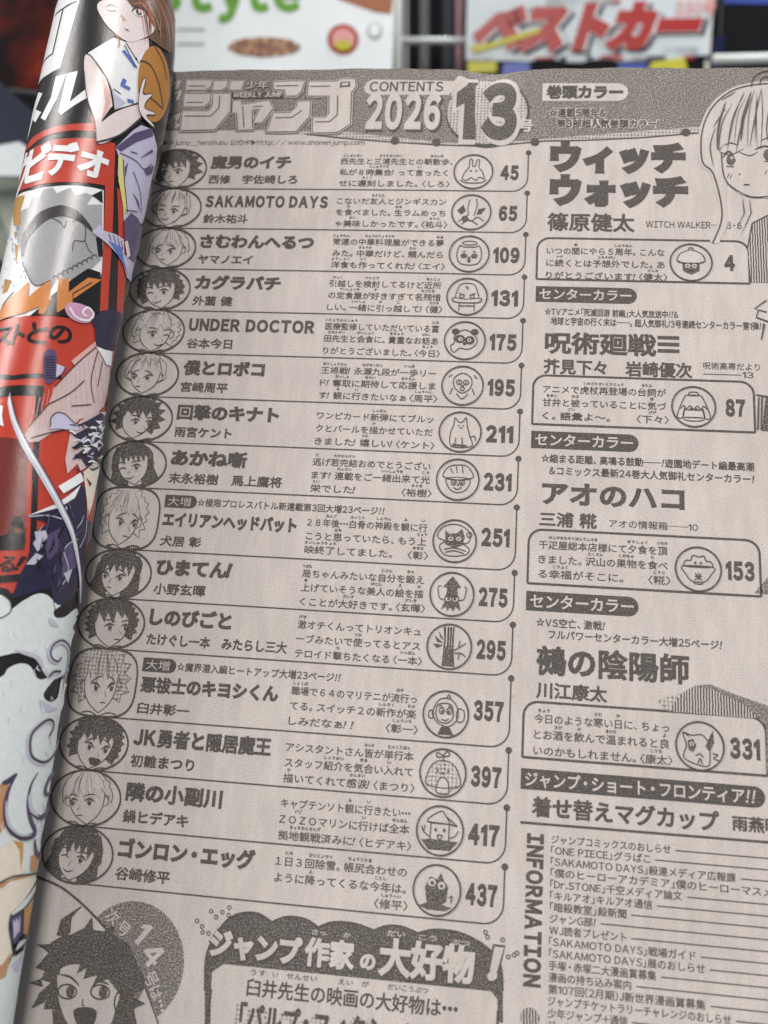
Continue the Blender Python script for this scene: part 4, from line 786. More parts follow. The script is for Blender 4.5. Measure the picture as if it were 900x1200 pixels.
p.stroke(K(ZG([(368, 232), (392, 240), (410, 252)])), .28, 'dark', 6, taper=True); p.poly(K(ZG(smooth([(352, 150), (368, 138), (380, 156), (366, 168)], True, 3))), 'flush', 5.7)
rnd = random.Random(5)
for i in range(26):
    x = rnd.uniform(440, 700); p.stroke(K(ZG(smooth([(x, -30), (x + 60 + rnd.uniform(-10, 20), 110), (min(x + 100, 740) + rnd.uniform(-20, 10), 230 + rnd.uniform(0, 130))]))), .14, rnd.choice(['tan', 'dark', 'dark', 'red']), 6, taper=True)
p.poly(K(ZG([(380, 330), (560, 300), (560, 400), (490, 480), (400, 400)])), 'skin', 3)
p.poly(K(ZG([(90, 420), (290, 300), (390, 340), (460, 480), (520, 400), (560, 430), (480, 800), (290, 870), (270, 700), (200, 560), (110, 460)])), 'white', 4)
for ln in ([(100, 430), (200, 560), (265, 700), (290, 860)], [(370, 360), (465, 540)], [(380, 340), (480, 500)], [(290, 868), (470, 812)], [(285, 700), (340, 740)]): p.stroke(K(ZG(smooth(ln))), .2, 'dark', 6)
for ln in ([(372, 625), (350, 672), (412, 700)], [(390, 790), (440, 800)], [(360, 400), (455, 530)]): p.stroke(K(ZG(ln)), .7, 'blue', 6)
p.poly(K(ZG([(270, 690), (300, 740), (380, 810), (300, 860)])), 'lilac', 5)
p.poly(K(ZG(smooth([(75, 430), (60, 560), (80, 760), (140, 960), (150, 1090), (190, 1130), (330, 1060), (490, 920), (480, 820), (300, 880), (190, 960), (260, 850), (275, 820), (240, 650), (160, 520)], True, 3))), 'skin', 5)
p.poly(K(ZG(smooth([(190, 600), (235, 660), (262, 800), (200, 930), (190, 940), (220, 800)], True, 3))), 'flush', 6)
p.stroke(K(ZG(smooth([(60, 560), (80, 760), (140, 960), (150, 1100)]))), .16, 'dark', 7); p.stroke(K(ZG(smooth([(150, 1120), (330, 1062), (495, 925)]))), .34, 'dark', 7)
p.ell(cover_uv(90 + 590 * .15, 660 * .15), 1, 1, 'ball', 4)
p.poly(K(ZG(ell((592, 660), 122, 296, 40))), 'ball', 7)
for ln in (smooth([(484, 480), (560, 510), (625, 640), (660, 830)]), smooth([(600, 370), (660, 480), (690, 620)]), smooth([(510, 730), (580, 780), (660, 850)])): p.stroke(K(ZG(ln)), .32, 'dark', 8)
hand = smooth([(470, 800), (478, 730), (500, 640), (520, 615), (526, 640), (505, 740), (560, 735), (575, 748), (530, 800), (520, 850), (590, 880), (595, 900), (530, 905), (580, 970), (590, 1000), (520, 940), (480, 880)], True, 3)
p.poly(K(ZG(hand)), 'skin', 9); p.stroke(K(ZG(hand)), .14, 'dark', 10, True); put('printed_figure', p)
# trousers and sleeve below it: folds of pale cloth
ZH = lambda l: cp(l, .15556, (90, 150)); p = Print('cover')
p.poly(K(ZH([(290, 150), (420, 20), (480, -20), (560, 10), (600, 150), (590, 260), (555, 400), (520, 660), (490, 720), (350, 700), (340, 560), (305, 350), (310, 210)])), 'lilac', 3)
p.poly(K(ZH([(310, 210), (345, 235), (350, 400), (372, 640), (352, 640), (310, 400)])), 'yellow', 4); p.poly(K(ZH([(290, 150), (430, 40), (560, 0), (570, 60), (440, 110), (330, 180)])), 'purple', 4)
for q in ([(500, 320), (575, 280), (560, 340), (520, 360)], [(470, 230), (560, 160), (570, 180)], [(410, 480), (460, 560), (470, 640)], [(355, 300), (380, 260), (362, 380)]): p.poly(K(ZH(q)), 'purple', 4.5)
for ln in ([(320, 190), (440, 250), (500, 310), (560, 270)], [(420, 330), (470, 480), (480, 640)], [(360, 620), (450, 630)], [(400, 180), (450, 195)], [(345, 240), (352, 380), (375, 640)]): p.stroke(K(ZH(smooth(ln))), .2, 'dark', 5)
p.poly(K(ZH([(110, 790), (165, 730), (205, 780), (280, 800), (345, 840), (350, 960), (440, 960), (430, 1100), (400, 1157), (370, 1130), (330, 1000), (230, 880)])), 'lilac', 5); p.poly(K(ZH([(230, 850), (330, 900), (345, 1000), (375, 1110), (300, 960)])), 'blue', 5.5)
for ln in ([(235, 800), (250, 850)], [(270, 810), (285, 870)], [(300, 830), (315, 890)], [(325, 850), (338, 920)]): p.stroke(K(ZH(ln)), .2, 'purple', 6)
p.poly(K(ZH([(350, 700), (400, 640), (450, 680), (480, 760), (460, 900), (420, 1010), (380, 980), (350, 870)])), 'purple', 6); p.poly(K(ZH([(350, 860), (372, 850), (392, 960), (370, 980)])), 'skin', 6.5)
put('printed_cloth', p)
# striped robe, dark sash, sandal and a curved blade
ZI = lambda l: cp(l, .18889, (0, 340)); p = Print('cover')
p.poly(K(ZI(smooth([(402, 110), (430, 80), (500, 88), (560, 120), (580, 170), (540, 205), (470, 195), (420, 160)], True, 4))), 'pink', 5); p.stroke(K(ZI(smooth([(430, 110), (470, 170), (540, 190), (575, 150), (540, 110), (510, 140), (535, 165)]))), .4, 'white', 6)
p.poly(K(ZI([(560, 190), (620, 130), (700, 120), (760, 160), (735, 220), (700, 380), (650, 400), (590, 340), (585, 240)])), 'navy', 5)
p.poly(K(ZI([(440, 440), (600, 310), (605, 350), (460, 470)])), 'flush', 4); p.poly(K(ZI(smooth([(270, 420), (290, 375), (330, 372), (352, 410), (350, 480), (400, 470), (395, 510), (340, 555), (310, 580), (275, 560)], True, 4))), 'purple', 5); p.poly(K(ZI([(350, 460), (400, 480), (380, 520), (345, 545)])), 'lilac', 6)
for i in range(9): p.stroke(K(ZI([(282, 420 + i * 16), (340, 418 + i * 16)])), .14, 'black', 6)
rb = [(600, 350), (640, 400), (680, 480), (660, 640), (640, 720), (560, 790), (490, 800), (440, 860), (330, 880), (240, 940), (130, 953), (180, 850), (300, 710), (340, 600), (470, 460)]
p.poly(K(ZI(rb)), 'cloth', 3)
for i in range(15): p.stroke(K(ZI([(600 - i * 27, 380 + i * 22), (625 - i * 31, 560 + i * 18), (640 - i * 33, 690 + i * 14)])), .1, 'flush', 4)
for ln in ([(340, 600), (470, 460), (600, 345)], [(600, 380), (560, 560), (580, 700)], [(300, 710), (430, 640), (520, 560)], [(440, 720), (560, 710)], [(630, 440), (600, 600)], [(180, 850), (300, 710)], [(190, 920), (330, 880), (470, 850)]): p.stroke(K(ZI(smooth(ln))), .2, 'dark', 5)
p.poly(K(ZI(smooth([(305, 860), (310, 800), (350, 762), (400, 770), (450, 820), (500, 840), (470, 870), (360, 860)], True, 4))), 'lilac', 6); p.stroke(K(ZI(smooth([(310, 850), (315, 795), (350, 762), (400, 772), (450, 820), (500, 840)]))), .2, 'dark', 7)
p.poly(K(ZI([(590, 350), (640, 370), (690, 380), (680, 470), (650, 460)])), 'white', 6); put('printed_cloth', p)
ZJ = lambda l: cp(l, 1 / 6, (0, 480)); p = Print('cover')
p.poly(K(ZJ([(490, 160), (560, 80), (660, 20), (740, 10), (735, 130), (690, 330), (560, 430), (540, 380), (470, 450), (455, 350)])), 'cloth', 4)
for q, m in (([(510, 180), (620, 120), (560, 100), (700, 20), (735, 60), (720, 200), (640, 240), (500, 270), (560, 220)], 'navy'), ([(500, 350), (560, 290), (660, 230), (712, 250), (690, 340), (600, 400), (560, 340)], 'navy'), ([(405, 540), (560, 440), (580, 500), (440, 590)], 'white'), ([(575, 440), (650, 370), (690, 410), (660, 560), (605, 770)], 'cream'), ([(590, 470), (635, 520), (620, 545)], 'darkred')): p.poly(K(ZJ(q)), m, 6)
rnd = random.Random(9)
for i in range(16):
    x, y = rnd.uniform(540, 690), rnd.uniform(70, 330); p.poly(K(ZJ([(x, y), (x + rnd.uniform(30, 60), y + rnd.uniform(-30, 10)), (x + rnd.uniform(10, 50), y + rnd.uniform(10, 34))])), rnd.choice(['white', 'lilac', 'shade']), 7)
p.poly(K(ZJ([(190, 750), (420, 650), (560, 510), (590, 560), (600, 770), (640, 800), (600, 960), (590, 1200), (545, 1260), (380, 1420), (350, 1250), (80, 1330), (140, 1160), (180, 1080), (220, 960), (260, 850), (330, 800)])), 'navy', 4)
for q, m in (([(190, 750), (400, 660), (560, 530), (520, 620), (410, 690)], 'white'), ([(240, 860), (320, 850), (330, 900), (260, 960)], 'shade'), ([(180, 1090), (250, 1010), (300, 1030), (240, 1090)], 'shade'), ([(230, 940), (270, 890), (300, 960), (260, 1000)], 'lilac'), ([(300, 900), (420, 830), (400, 1000), (340, 1060)], 'purple'), ([(420, 980), (520, 900), (530, 1100), (430, 1180)], 'purple'), ([(440, 1150), (500, 1120), (470, 1220)], 'shade'), ([(300, 1060), (350, 1090), (340, 1200), (230, 1180)], 'navy')): p.poly(K(ZJ(q)), m, 5)
for ln, m in (([(435, 990), (480, 940), (540, 910)], 'shade'), ([(440, 1000), (470, 1100), (460, 1180), (430, 1230)], 'shade'), ([(600, 780), (590, 880), (550, 970)], 'shade'), ([(200, 755), (330, 745), (430, 770)], 'shade')): p.stroke(K(ZJ(smooth(ln))), .2, m, 6)
put('printed_cloth', p)
p = Print('cover')
for i in range(46):
    x, y = rnd.uniform(250, 620), rnd.uniform(640, 1240)
    if x + .35 * (y - 640) < 330 or x > 640 - .12 * (y - 640): continue
    a = rnd.uniform(1.2, 2.4); d = rnd.uniform(40, 130); p.stroke(K(ZJ(smooth([(x, y), (x + d * .5 * math.cos(a) + rnd.uniform(-12, 12), y + d * .5 * math.sin(a)), (x + d * math.cos(a), y + d * math.sin(a))]))), rnd.choice([.14, .22, .4]), rnd.choice(['purple', 'purple', 'shade', 'black', 'black']), 6.5, taper=True)
for i in range(24):
    x, y = rnd.uniform(470, 700), rnd.uniform(100, 420); p.stroke(K(ZJ(smooth([(x, y), (x + rnd.uniform(15, 40), y + rnd.uniform(-25, 15)), (x + rnd.uniform(40, 80), y + rnd.uniform(-20, 40))]))), rnd.choice([.2, .35]), rnd.choice(['black', 'navy', 'white']), 7.5, taper=True)
put('printed_cloth', p)
p = Print('cover'); bl = smooth([(80, -130), (95, -40), (130, 90), (210, 260), (330, 470), (430, 660), (510, 850), (550, 1080), (560, 1230), (553, 1360)]); br = smooth([(545, 1360), (545, 1230), (528, 1080), (480, 870), (395, 690), (290, 500), (160, 270), (90, 100), (60, -40)])
p.poly(K(ZJ(bl + br)), 'steel', 8); mid = smooth([(72, -80), (100, 60), (180, 240), (310, 480), (415, 680), (495, 860), (538, 1080), (552, 1240)]); p.stroke(K(ZJ(mid)), .35, 'white', 9); p.stroke(K(ZJ(bl)), .2, 'navy', 9); put('printed_blade', p)
# white scrolling clouds in black outline over warm shapes
ZK = lambda l: cp(l, .15, (0, 680)); p = Print('cover')
p.poly(K(ZK([(-300, 60), (-60, 40), (60, 70), (120, 140), (200, 100), (300, 60), (370, 40), (450, 130), (520, 170), (600, 180), (612, 260), (585, 500), (520, 900), (470, 1300), (430, 2000), (300, 3000), (0, 3500), (-300, 3500)])), 'black', 2)
main = smooth([(-300, 330), (-20, 300), (100, 220), (180, 160), (290, 105), (370, 120), (440, 190), (480, 190), (415, 240), (430, 290), (500, 285), (585, 220), (600, 280), (560, 370), (575, 410), (560, 600), (530, 700), (430, 770), (360, 755), (290, 640), (220, 580), (100, 570), (-300, 640)], True, 4)
p.poly(K(ZK(main)), 'cloud', 4)
p.poly(K(ZK(smooth([(-100, 110), (20, 120), (75, 170), (80, 240), (30, 280), (-100, 300)], True, 4))), 'cloud', 4); p.stroke(K(ZK(smooth([(20, 115), (78, 165), (84, 240), (30, 285), (-20, 300)]))), .2, 'dark', 5)
p.poly(K(ZK(smooth([(-300, 900), (0, 760), (60, 690), (150, 650), (230, 670), (280, 760), (340, 770), (450, 710), (465, 720), (400, 790), (335, 880), (345, 930), (390, 950), (440, 910), (470, 770), (530, 715), (520, 790), (490, 900), (480, 1200), (420, 1500), (400, 1800), (330, 2100), (300, 2300), (100, 2300), (-300, 2300)], True, 4))), 'cloud', 5)
for ln, w in ((smooth([(470, 600), (440, 632), (400, 610), (385, 560), (410, 500), (470, 468), (520, 500), (535, 570), (515, 690), (480, 760)]), .32), (smooth([(370, 755), (410, 715), (465, 712)]), .4), (smooth([(372, 1215), (405, 1150), (400, 1100), (360, 1090), (290, 1140), (240, 1200), (225, 1290), (245, 1380), (330, 1420), (400, 1370), (450, 1250), (470, 1120)]), .42)): p.stroke(K(ZK([(x - 7, y + 6) for x, y in ln])), w + .75, 'shade', 6.4, taper=True); p.stroke(K(ZK(ln)), w, 'dark', 7)
for q in (smooth([(300, 930), (310, 1000), (370, 1030), (440, 1000), (390, 985), (335, 950)], True, 3), smooth([(370, 290), (390, 350), (450, 360), (420, 320)], True, 3), smooth([(100, 545), (230, 560), (320, 610), (330, 690), (280, 620), (180, 580)], True, 3), smooth([(205, 1250), (215, 1350), (300, 1430), (360, 1420), (250, 1390), (225, 1290)], True, 3), smooth([(390, 560), (405, 480), (470, 455), (440, 490), (400, 540)], True, 3)): p.poly(K(ZK(q)), 'shade', 6)
p.poly(K(ZK([(440, 785), (500, 740), (470, 900), (490, 760)])), 'dark', 6)
ZM = lambda l: cp(l, .15, (0, 840))
p.poly(K(ZM([(-200, 560), (0, 530), (90, 460), (110, 445), (60, 560), (20, 700), (40, 850), (-20, 930), (-200, 940)])), 'tan', 6)
p.poly(K(ZM(smooth([(118, 445), (60, 540), (30, 700), (50, 860), (140, 940), (240, 920), (245, 880), (215, 800), (200, 660), (230, 520), (275, 440)], True, 4))), 'cloud', 7)
for ln in (smooth([(118, 445), (60, 500), (0, 520)]), smooth([(112, 452), (50, 580), (25, 720), (50, 860), (140, 942), (235, 930), (248, 890), (215, 800), (198, 680), (220, 540), (276, 436)]), smooth([(210, 740), (290, 790), (350, 740), (395, 640)]), smooth([(414, 430), (370, 470), (332, 560), (340, 610), (375, 590)]), smooth([(250, 960), (260, 1060), (300, 1100), (330, 1040)]), smooth([(350, 880), (328, 960), (340, 1010)])): p.stroke(K(ZM([(x + 9, y - 5) for x, y in ln])), 1.0, 'purple' if len(ln) % 2 else 'shade', 7.3, taper=True); p.stroke(K(ZM(ln)), .34, 'dark', 8, taper=True)
p.poly(K(ZM(smooth([(40, 640), (25, 760), (60, 860), (150, 930), (235, 920), (140, 905), (70, 820)], True, 3))), 'shade', 7.5); p.poly(K(ZM(smooth([(205, 640), (225, 740), (290, 780), (250, 720), (225, 600)], True, 3))), 'shade', 7.5)
p.poly(K(ZM([(-200, 1000), (0, 980), (100, 930), (170, 1000), (180, 1200), (100, 1280), (-200, 1300)])), 'cream', 7); p.poly(K(ZM([(-200, 960), (0, 940), (95, 950), (40, 1000), (0, 1010), (-200, 1040)])), 'cloud', 7.6)
p.poly(K(ZM([(90, 960), (170, 985), (165, 1100), (150, 1200), (140, 1040)])), 'ochre', 7.4); p.poly(K(ZM([(230, 1080), (320, 1080), (300, 1200), (220, 1200)])), 'tan', 7)
rnd = random.Random(12)
for i in range(40):                                      # light brushwork in the white and warm areas
    x, y = rnd.uniform(-20, 420), rnd.uniform(330, 1900); x = min(x, 440 - .08 * (y - 330)); d = rnd.uniform(25, 90)
    p.stroke(K(ZK(smooth([(x, y), (x + rnd.uniform(-20, 20), y + d * .5), (x + rnd.uniform(-10, 30), y + d)]))), rnd.choice([.12, .18, .3]), rnd.choice(['shade', 'white', 'white', 'lilac']), 6.2, taper=True)
put('printed_clouds', p)
ZN = lambda l: cp(l, .16667, (0, 1000)); p = Print('cover')
p.poly(K(ZN([(-200, 260), (0, 210), (120, 160), (230, 140), (260, 200), (150, 330), (60, 420), (50, 560), (70, 700), (0, 880), (-200, 1000)])), 'cream', 9); p.poly(K(ZN([(0, 780), (60, 690), (40, 820), (0, 890), (-200, 900), (-200, 800)])), 'tan', 10)
p.poly(K(ZN([(-50, 225), (120, 155), (220, 148), (60, 190), (0, 240)])), 'tan', 10)
p.stroke(K(ZN(smooth([(-60, 230), (60, 165), (150, 150), (235, 140)]))), .3, 'dark', 11); p.stroke(K(ZN(smooth([(60, 420), (48, 520), (70, 640), (75, 720)]))), .3, 'dark', 11)
p.poly(K(ZN([(150, 330), (268, 210), (262, 270), (150, 380), (70, 440), (62, 420)])), 'cloud', 10); p.stroke(K(ZN([(62, 440), (160, 375), (262, 275)])), .25, 'dark', 11)
p.poly(K(ZN([(60, 440), (140, 400), (140, 560), (85, 640), (66, 600)])), 'purple', 9.5); p.poly(K(ZN([(75, 470), (125, 440), (120, 540), (80, 600)])), 'lilac', 9.8)
p.poly(K(ZN([(150, 390), (240, 300), (225, 460), (175, 575), (145, 560)])), 'ochre', 9.4); p.poly(K(ZN([(235, 330), (255, 290), (215, 640), (180, 760), (195, 560)])), 'red', 9.3)
p.poly(K(ZN(smooth([(75, 700), (110, 620), (165, 590), (178, 640), (150, 830), (160, 880), (140, 1000), (120, 1100), (90, 1250), (-200, 1250), (-200, 950), (0, 880), (35, 810)], True, 3))), 'cloud', 10)
p.poly(K(ZN([(80, 690), (160, 615), (140, 680), (85, 720)])), 'black', 11); p.poly(K(ZN([(60, 780), (140, 700), (110, 820), (85, 830)])), 'lilac', 11); p.stroke(K(ZN(smooth([(75, 710), (110, 620), (165, 592), (180, 620), (172, 760), (138, 870), (140, 980)]))), .3, 'dark', 11)
p.poly(K(ZN([(100, 1150), (140, 1080), (120, 1250), (60, 1250)])), 'darkred', 10.5); put('printed_clouds', p)
# ================================================================== THE RACK BEHIND
def cpt(px, py, depth):                                  # a place on the sloping display wall: depth in mm along the view axis
    return np.array([(px - 450) / F_PX * depth, (py - 600) / F_PX * depth, depth])
CW = lambda q: W @ (RC.T @ (np.asarray(q, float) - TC)) * MM
def simple(name, color, rough=.4, vary=.1, scale=25, spec=.22):
    m, N, L, b = mat(name); tc = N.new('ShaderNodeTexCoord')
    L.new(ramp(N, L, noise(N, L, tc.outputs['Object'], scale, 4), .3, .7, tuple(c * (1 - vary) for c in color), color), b.inputs['Base Color']); b.inputs['Roughness'].default_value = rough; b.inputs['Specular IOR Level'].default_value = .04 if name in ('shop_black', 'shop_navy', 'shop_slate') else spec
    return m
SM = {k: simple('shop_' + k, c, r) for k, c, r in (('white', (.66, .72, .75), .35), ('green', (.11, .29, .035), .35), ('dull', (.47, .53, .56), .35), ('red', (.30, .011, .010), .35), ('yellow', (.42, .40, .02), .4), ('navy', (.012, .016, .05), .35), ('black', (.005, .005, .007), .6),
      ('blue', (.03, .06, .30), .35), ('grey', (.30, .31, .32), .4), ('spine', (.10, .11, .13), .5), ('wire', (.62, .66, .64), .3), ('paper', (.62, .60, .56), .8), ('brown', (.20, .085, .035), .5), ('pale', (.42, .46, .40), .6), ('crust', (.30, .12, .06), .6), ('slate', (.035, .04, .06), .4), ('board', (.08, .08, .085), .5), ('pink', (.6, .28, .27), .4), ('rose', (.30, .17, .20), .5))}
def food():
    m, N, L, b = mat('shop_food'); tc = N.new('ShaderNodeTexCoord'); f = noise(N, L, tc.outputs['Object'], 260, 3, .7)
    r = N.new('ShaderNodeValToRGB'); e = r.color_ramp.elements; e[0].position = .36; e[0].color = (.05, .02, .012, 1); e[1].position = .62; e[1].color = (.46, .27, .15, 1); k = e.new(.47); k.color = (.22, .06, .03, 1); k = e.new(.53); k.color = (.07, .10, .03, 1); k = e.new(.56); k.color = (.30, .11, .05, 1)
    L.new(f, r.inputs[0]); L.new(r.outputs[0], b.inputs['Base Color']); return m
def fire():
    m, N, L, b = mat('shop_fire'); tc = N.new('ShaderNodeTexCoord'); f = noise(N, L, tc.outputs['Object'], 24, 3, .6)
    r = N.new('ShaderNodeValToRGB'); e = r.color_ramp.elements; e[0].position = .40; e[0].color = (.010, .005, .006, 1); e[1].position = .74; e[1].color = (.60, .30, .18, 1); k = e.new(.56); k.color = (.10, .012, .008, 1); k = e.new(.66); k.color = (.34, .05, .012, 1)
    L.new(f, r.inputs[0]); L.new(r.outputs[0], b.inputs['Base Color']); b.inputs['Roughness'].default_value = .6; b.inputs['Specular IOR Level'].default_value = .06; return m
SM['food'] = food(); SM['fire'] = fire()
def slab(name, quad, depth, thick, m, parent, lean=(0, 0)):
    """a flat body with its face outline given as points on the display wall"""
    n = len(quad); fr = [CW(cpt(x, y, depth)) for x, y in quad]; ax = CW([0, 0, 100]) - CW([0, 0, 0]); ax = ax / np.linalg.norm(ax) * thick * MM
    bk = [p + ax for p in fr]
    return obj(name, fr + bk, [tuple(range(n - 1, -1, -1)), tuple(range(n, 2 * n))] + [(i, (i + 1) % n, (i + 1) % n + n, i + n) for i in range(n)], m, parent)
def facetext(name, txt, depth, x0, x1, y1, h, m, parent, bold=.05, slant=0, rise=0):
    v, f, _, _ = layout(txt, bold)
    lo, hi = v[:, 0].min(), v[:, 0].max(); b0, b1 = v[:, 1].min(), v[:, 1].max(); xx = (v[:, 0] - lo) / (hi - lo); yy = (v[:, 1] - b0) / (b1 - b0)
    P = [CW(cpt(x0 + a * (x1 - x0) + slant * b * h, y1 - b * h - rise * a, depth)) for a, b in zip(xx, yy)]
    return obj(name, P, [q[::-1] for q in f], m, parent)
def blob(cx, cy, rx, ry, n=24, wob=0.0, seed=1):
    r = random.Random(seed); return [(cx + rx * math.cos(t) * (1 + r.uniform(-wob, wob)), cy + ry * math.sin(t) * (1 + r.uniform(-wob, wob))) for t in np.linspace(0, 2 * math.pi, n, endpoint=False)]
D1 = 430
food_mag = thing('food_magazine', 'white magazine with green lettering and a small food picture, standing on the rack behind', 'magazine')
slab('front_cover', [(120, -420), (475, -420), (460, 70), (455, 210), (110, 210)], D1, 1.0, SM['white'], food_mag)
slab('pages', [(124, -416), (470, -416), (455, 70), (450, 206), (114, 206)], D1 + 1.1, 8, SM['paper'], food_mag)
facetext('cover_lettering', 'Lifestyle', D1 - .3, 58, 352, 27, 66, SM['green'], food_mag, .05)
slab('food_photo', blob(309, 55, 43, 11.5, 30, .06), D1 - .3, .2, SM['food'], food_mag); slab('food_photo', [(395, -60), (470, -60), (458, 16), (440, 14), (395, -2)], D1 - .3, .2, SM['crust'], food_mag)
sl = slab('seal', blob(402, 46, 18.5, 18), D1 - .3, .2, SM['red'], food_mag); slab('seal_face', blob(402, 46, 13.5, 13), D1 - .6, .2, SM['pink'], sl); slab('seal_face', blob(402, 53, 10, 6), D1 - .9, .2, SM['yellow'], sl)
slab('printed_mark', blob(439, 36, 9, 10), D1 - .3, .2, SM['grey'], food_mag); slab('printed_mark', blob(439, 35, 6.5, 7.5), D1 - .6, .2, SM['white'], food_mag)
for y in (33, 50): slab('small_print', [(207, y), (240, y), (240, y + 2.5), (207, y + 2.5)], D1 - .3, .2, SM['grey'], food_mag)
D2 = 520
car_mag = thing('car_magazine', 'white magazine with large slanted red lettering, standing behind the top edge of the page', 'magazine')
slab('front_cover', [(560, -330), (872, -330), (842, -20), (826, 68), (690, 73), (546, 70), (548, -20)], D2, 1.0, SM['dull'], car_mag)
slab('lower_cover', [(546, 70), (690, 73), (826, 68), (822, 260), (540, 260)], D2 + .1, 1.0, SM['black'], car_mag)
slab('pages', [(560, -326), (868, -326), (838, -20), (818, 256), (545, 256)], D2 + 1.3, 9, SM['paper'], car_mag)
facetext('lettering_shadow', 'ベストカー', D2 - .3, 550, 818, 68, 61, SM['slate'], car_mag, .125, .32, 4); facetext('lettering_edge', 'ベストカー', D2 - .6, 545, 813, 65, 61, SM['white'], car_mag, .135, .32, 4); facetext('cover_lettering', 'ベストカー', D2 - .9, 546, 812, 64, 60, SM['red'], car_mag, .10, .32, 4)
for q, m in (([(550, 54), (575, 50), (630, 33), (634, 37), (600, 49), (556, 62)], 'yellow'), ([(548, 72), (582, 72), (582, 84), (548, 86)], 'yellow'), ([(765, 72), (802, 67), (806, 82), (758, 84)], 'yellow'), ([(590, 74), (620, 72), (622, 88), (588, 88)], 'blue'), ([(725, 74), (760, 74), (756, 88), (722, 88)], 'blue')): slab('sticker', q, D2 - 1.0, .2, SM[m], car_mag)
rb = random.Random(3)
for i in range(22):
    x, y = rb.uniform(556, 815), rb.uniform(-40, 4) if rb.random() < .6 else rb.uniform(64, 68); w = rb.uniform(6, 26)
    slab('small_print', [(x, y), (x + w, y - .5), (x + w - .5, y + rb.uniform(2, 6)), (x, y + 3)], D2 - .2 - i * .01, .05, SM[rb.choice(['slate', 'grey', 'red', 'grey', 'navy'])], car_mag)
for x in (640, 705): slab('headlamp_print', blob(x, 78, 28, 9), D2 - .8, .2, SM['black'], car_mag)
facetext('price_lettering', '330号', D2 - .6, 790, 838, 20, 20, SM['pink'], car_mag, .03, .1, 2); facetext('small_print', 'クルマ総合情報', D2 - .6, 776, 818, 62, 8, SM['grey'], car_mag, .02, .2)
facetext('small_print', '新車スクープ特集号', D2 - .6, 640, 720, 6, 9, SM['grey'], car_mag, .02, .2)
navy_mag = thing('dark_magazine', 'nearly black magazine with a blue strip, right of the white magazine with red letters', 'magazine')
slab('front_cover', [(858, -300), (1120, -300), (1100, 260), (836, 260), (846, 30)], D2 + 14, 1, SM['black'], navy_mag); slab('pages', [(862, -296), (1116, -296), (1096, 256), (840, 256), (850, 30)], D2 + 15.2, 8, SM['paper'], navy_mag)
slab('blue_strip', [(850, -30), (1110, -30), (1108, 6), (848, 4)], D2 + 13.6, .2, SM['blue'], navy_mag); slab('blue_strip', [(832, 45), (850, 40), (846, 92), (828, 92)], D2 + 13.2, .2, SM['navy'], navy_mag)
fire_mag = thing('dark_magazine', 'dark magazine with a glowing red and orange picture, left of the rolled cover', 'magazine')
slab('front_cover', [(-260, -300), (105, -300), (95, 110), (-30, 98), (-260, 70)], 400, 1, SM['fire'], fire_mag); slab('pages', [(-256, -296), (101, -296), (91, 106), (-30, 94), (-256, 66)], 401.2, 8, SM['paper'], fire_mag)
slate_mag = thing('folded_magazine', 'dark slate blue folded magazine lying slanted under the fiery one', 'magazine')
slab('front_cover', [(-120, 40), (-20, 78), (60, 150), (58, 215), (-10, 172), (-140, 130)], 372, 6, SM['slate'], slate_mag)
slab('white_flap', [(-120, 185), (-10, 172), (22, 166), (60, 190), (58, 206), (-10, 206), (-120, 220)], 368, 3, SM['white'], slate_mag)
pale_box = thing('paperback_book', 'pale grey green paperback below the white fold, left of the rolled cover', 'book')
slab('front_cover', [(-160, 200), (2, 205), (45, 202), (40, 330), (22, 300), (-10, 230), (-160, 60)], 380, 1.5, SM['pale'], pale_box); slab('pages', [(-158, 203), (2, 208), (42, 205), (37, 322), (-10, 228), (-158, 66)], 381.8, 8, SM['paper'], pale_box)
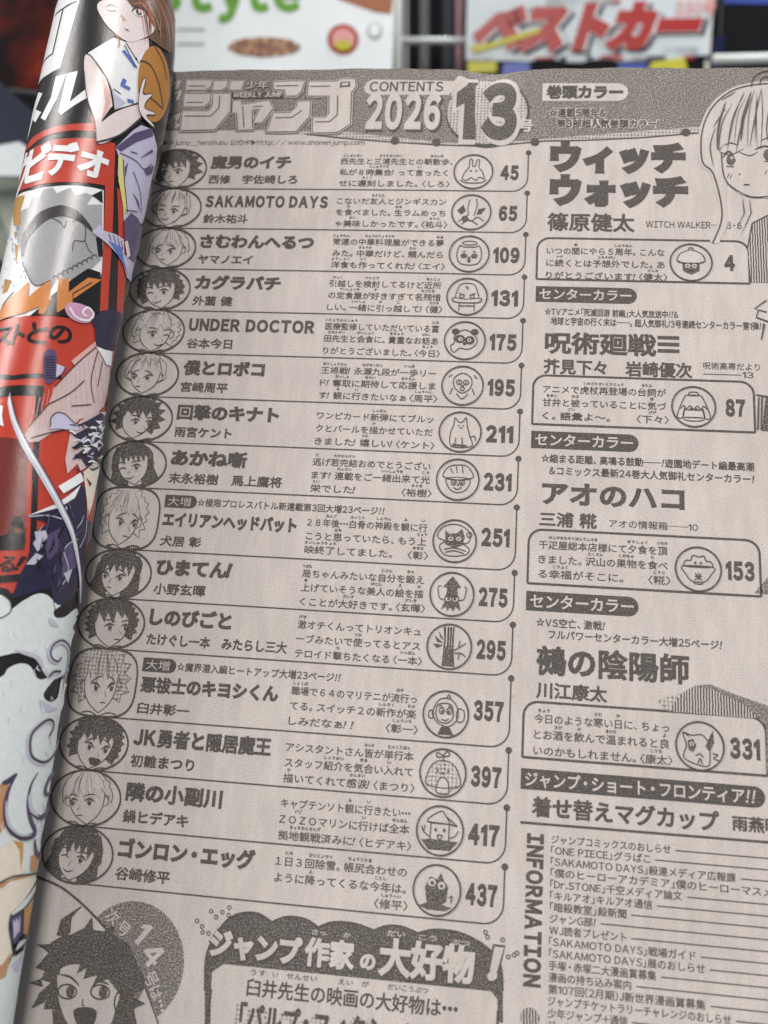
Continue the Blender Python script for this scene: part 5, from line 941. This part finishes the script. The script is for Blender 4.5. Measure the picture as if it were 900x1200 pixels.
# stack of thin magazines seen edge-on in the gap, and the wire rack
for k, (x, c, lab) in enumerate(((478, 'black', 'black spined magazine in the gap, next to the white magazine with green lettering'), (492, 'spine', 'grey spined magazine in the gap, between the two black spines'), (504, 'black', 'black spined magazine standing in the middle of the gap between the white magazines'), (519, 'slate', 'slate blue spined magazine in the gap, right of the black spines'), (534, 'rose', 'pink spined magazine in the gap, beside the white magazine with red letters'))):
    t = thing('shelved_magazine', lab, 'magazine', group='magazines shelved in the gap of the rack'); slab('spine', [(x, -260), (x + 11, -260), (x + 11, 230), (x, 230)], D2 + 20 + (k % 2) * 4, 2, SM[c], t); slab('pages', [(x + 1, -256), (x + 10, -256), (x + 10, 226), (x + 1, 226)], D2 + 22.2 + (k % 2) * 4, 90, SM['paper'], t)
rack = thing('display_rack', 'pale wire display rack holding the magazines behind the open one', 'rack')
def tube(name, a, b, r, m, parent, n=12):
    a, b = np.array(a), np.array(b); d = (b - a) / np.linalg.norm(b - a); u = np.cross(d, [0.3, .9, .1]); u /= np.linalg.norm(u); w = np.cross(d, u)
    vs = [q + r * (math.cos(t) * u + math.sin(t) * w) for q in (a, b) for t in np.linspace(0, 2 * math.pi, n, endpoint=False)]
    return obj(name, vs, [(i, (i + 1) % n, n + (i + 1) % n, n + i) for i in range(n)] + [tuple(range(n - 1, -1, -1)), tuple(range(n, 2 * n))], m, parent, None, True)
tube('wire', CW(cpt(464, 48, D2 + 6)), CW(cpt(548, 48, D2 + 6)), .0021, SM['wire'], rack)
tube('wire', CW(cpt(836, 70, D2 - 4)), CW(cpt(1150, 64, D2 - 4)), .0030, SM['wire'], rack)
tube('wire', CW(cpt(466, -260, D2 + 4)), CW(cpt(466, 250, D2 + 4)), .0030, SM['wire'], rack)
slab('back_board', [(-700, -520), (1500, -520), (1500, 420), (-700, 420)], D2 + 135, 8, SM['black'], rack)
slab('shelf_ledge', [(-700, 262), (1500, 262), (1500, 300), (-700, 300)], D2 - 130, 260, SM['board'], rack)
bpy.data.objects.remove(_to)
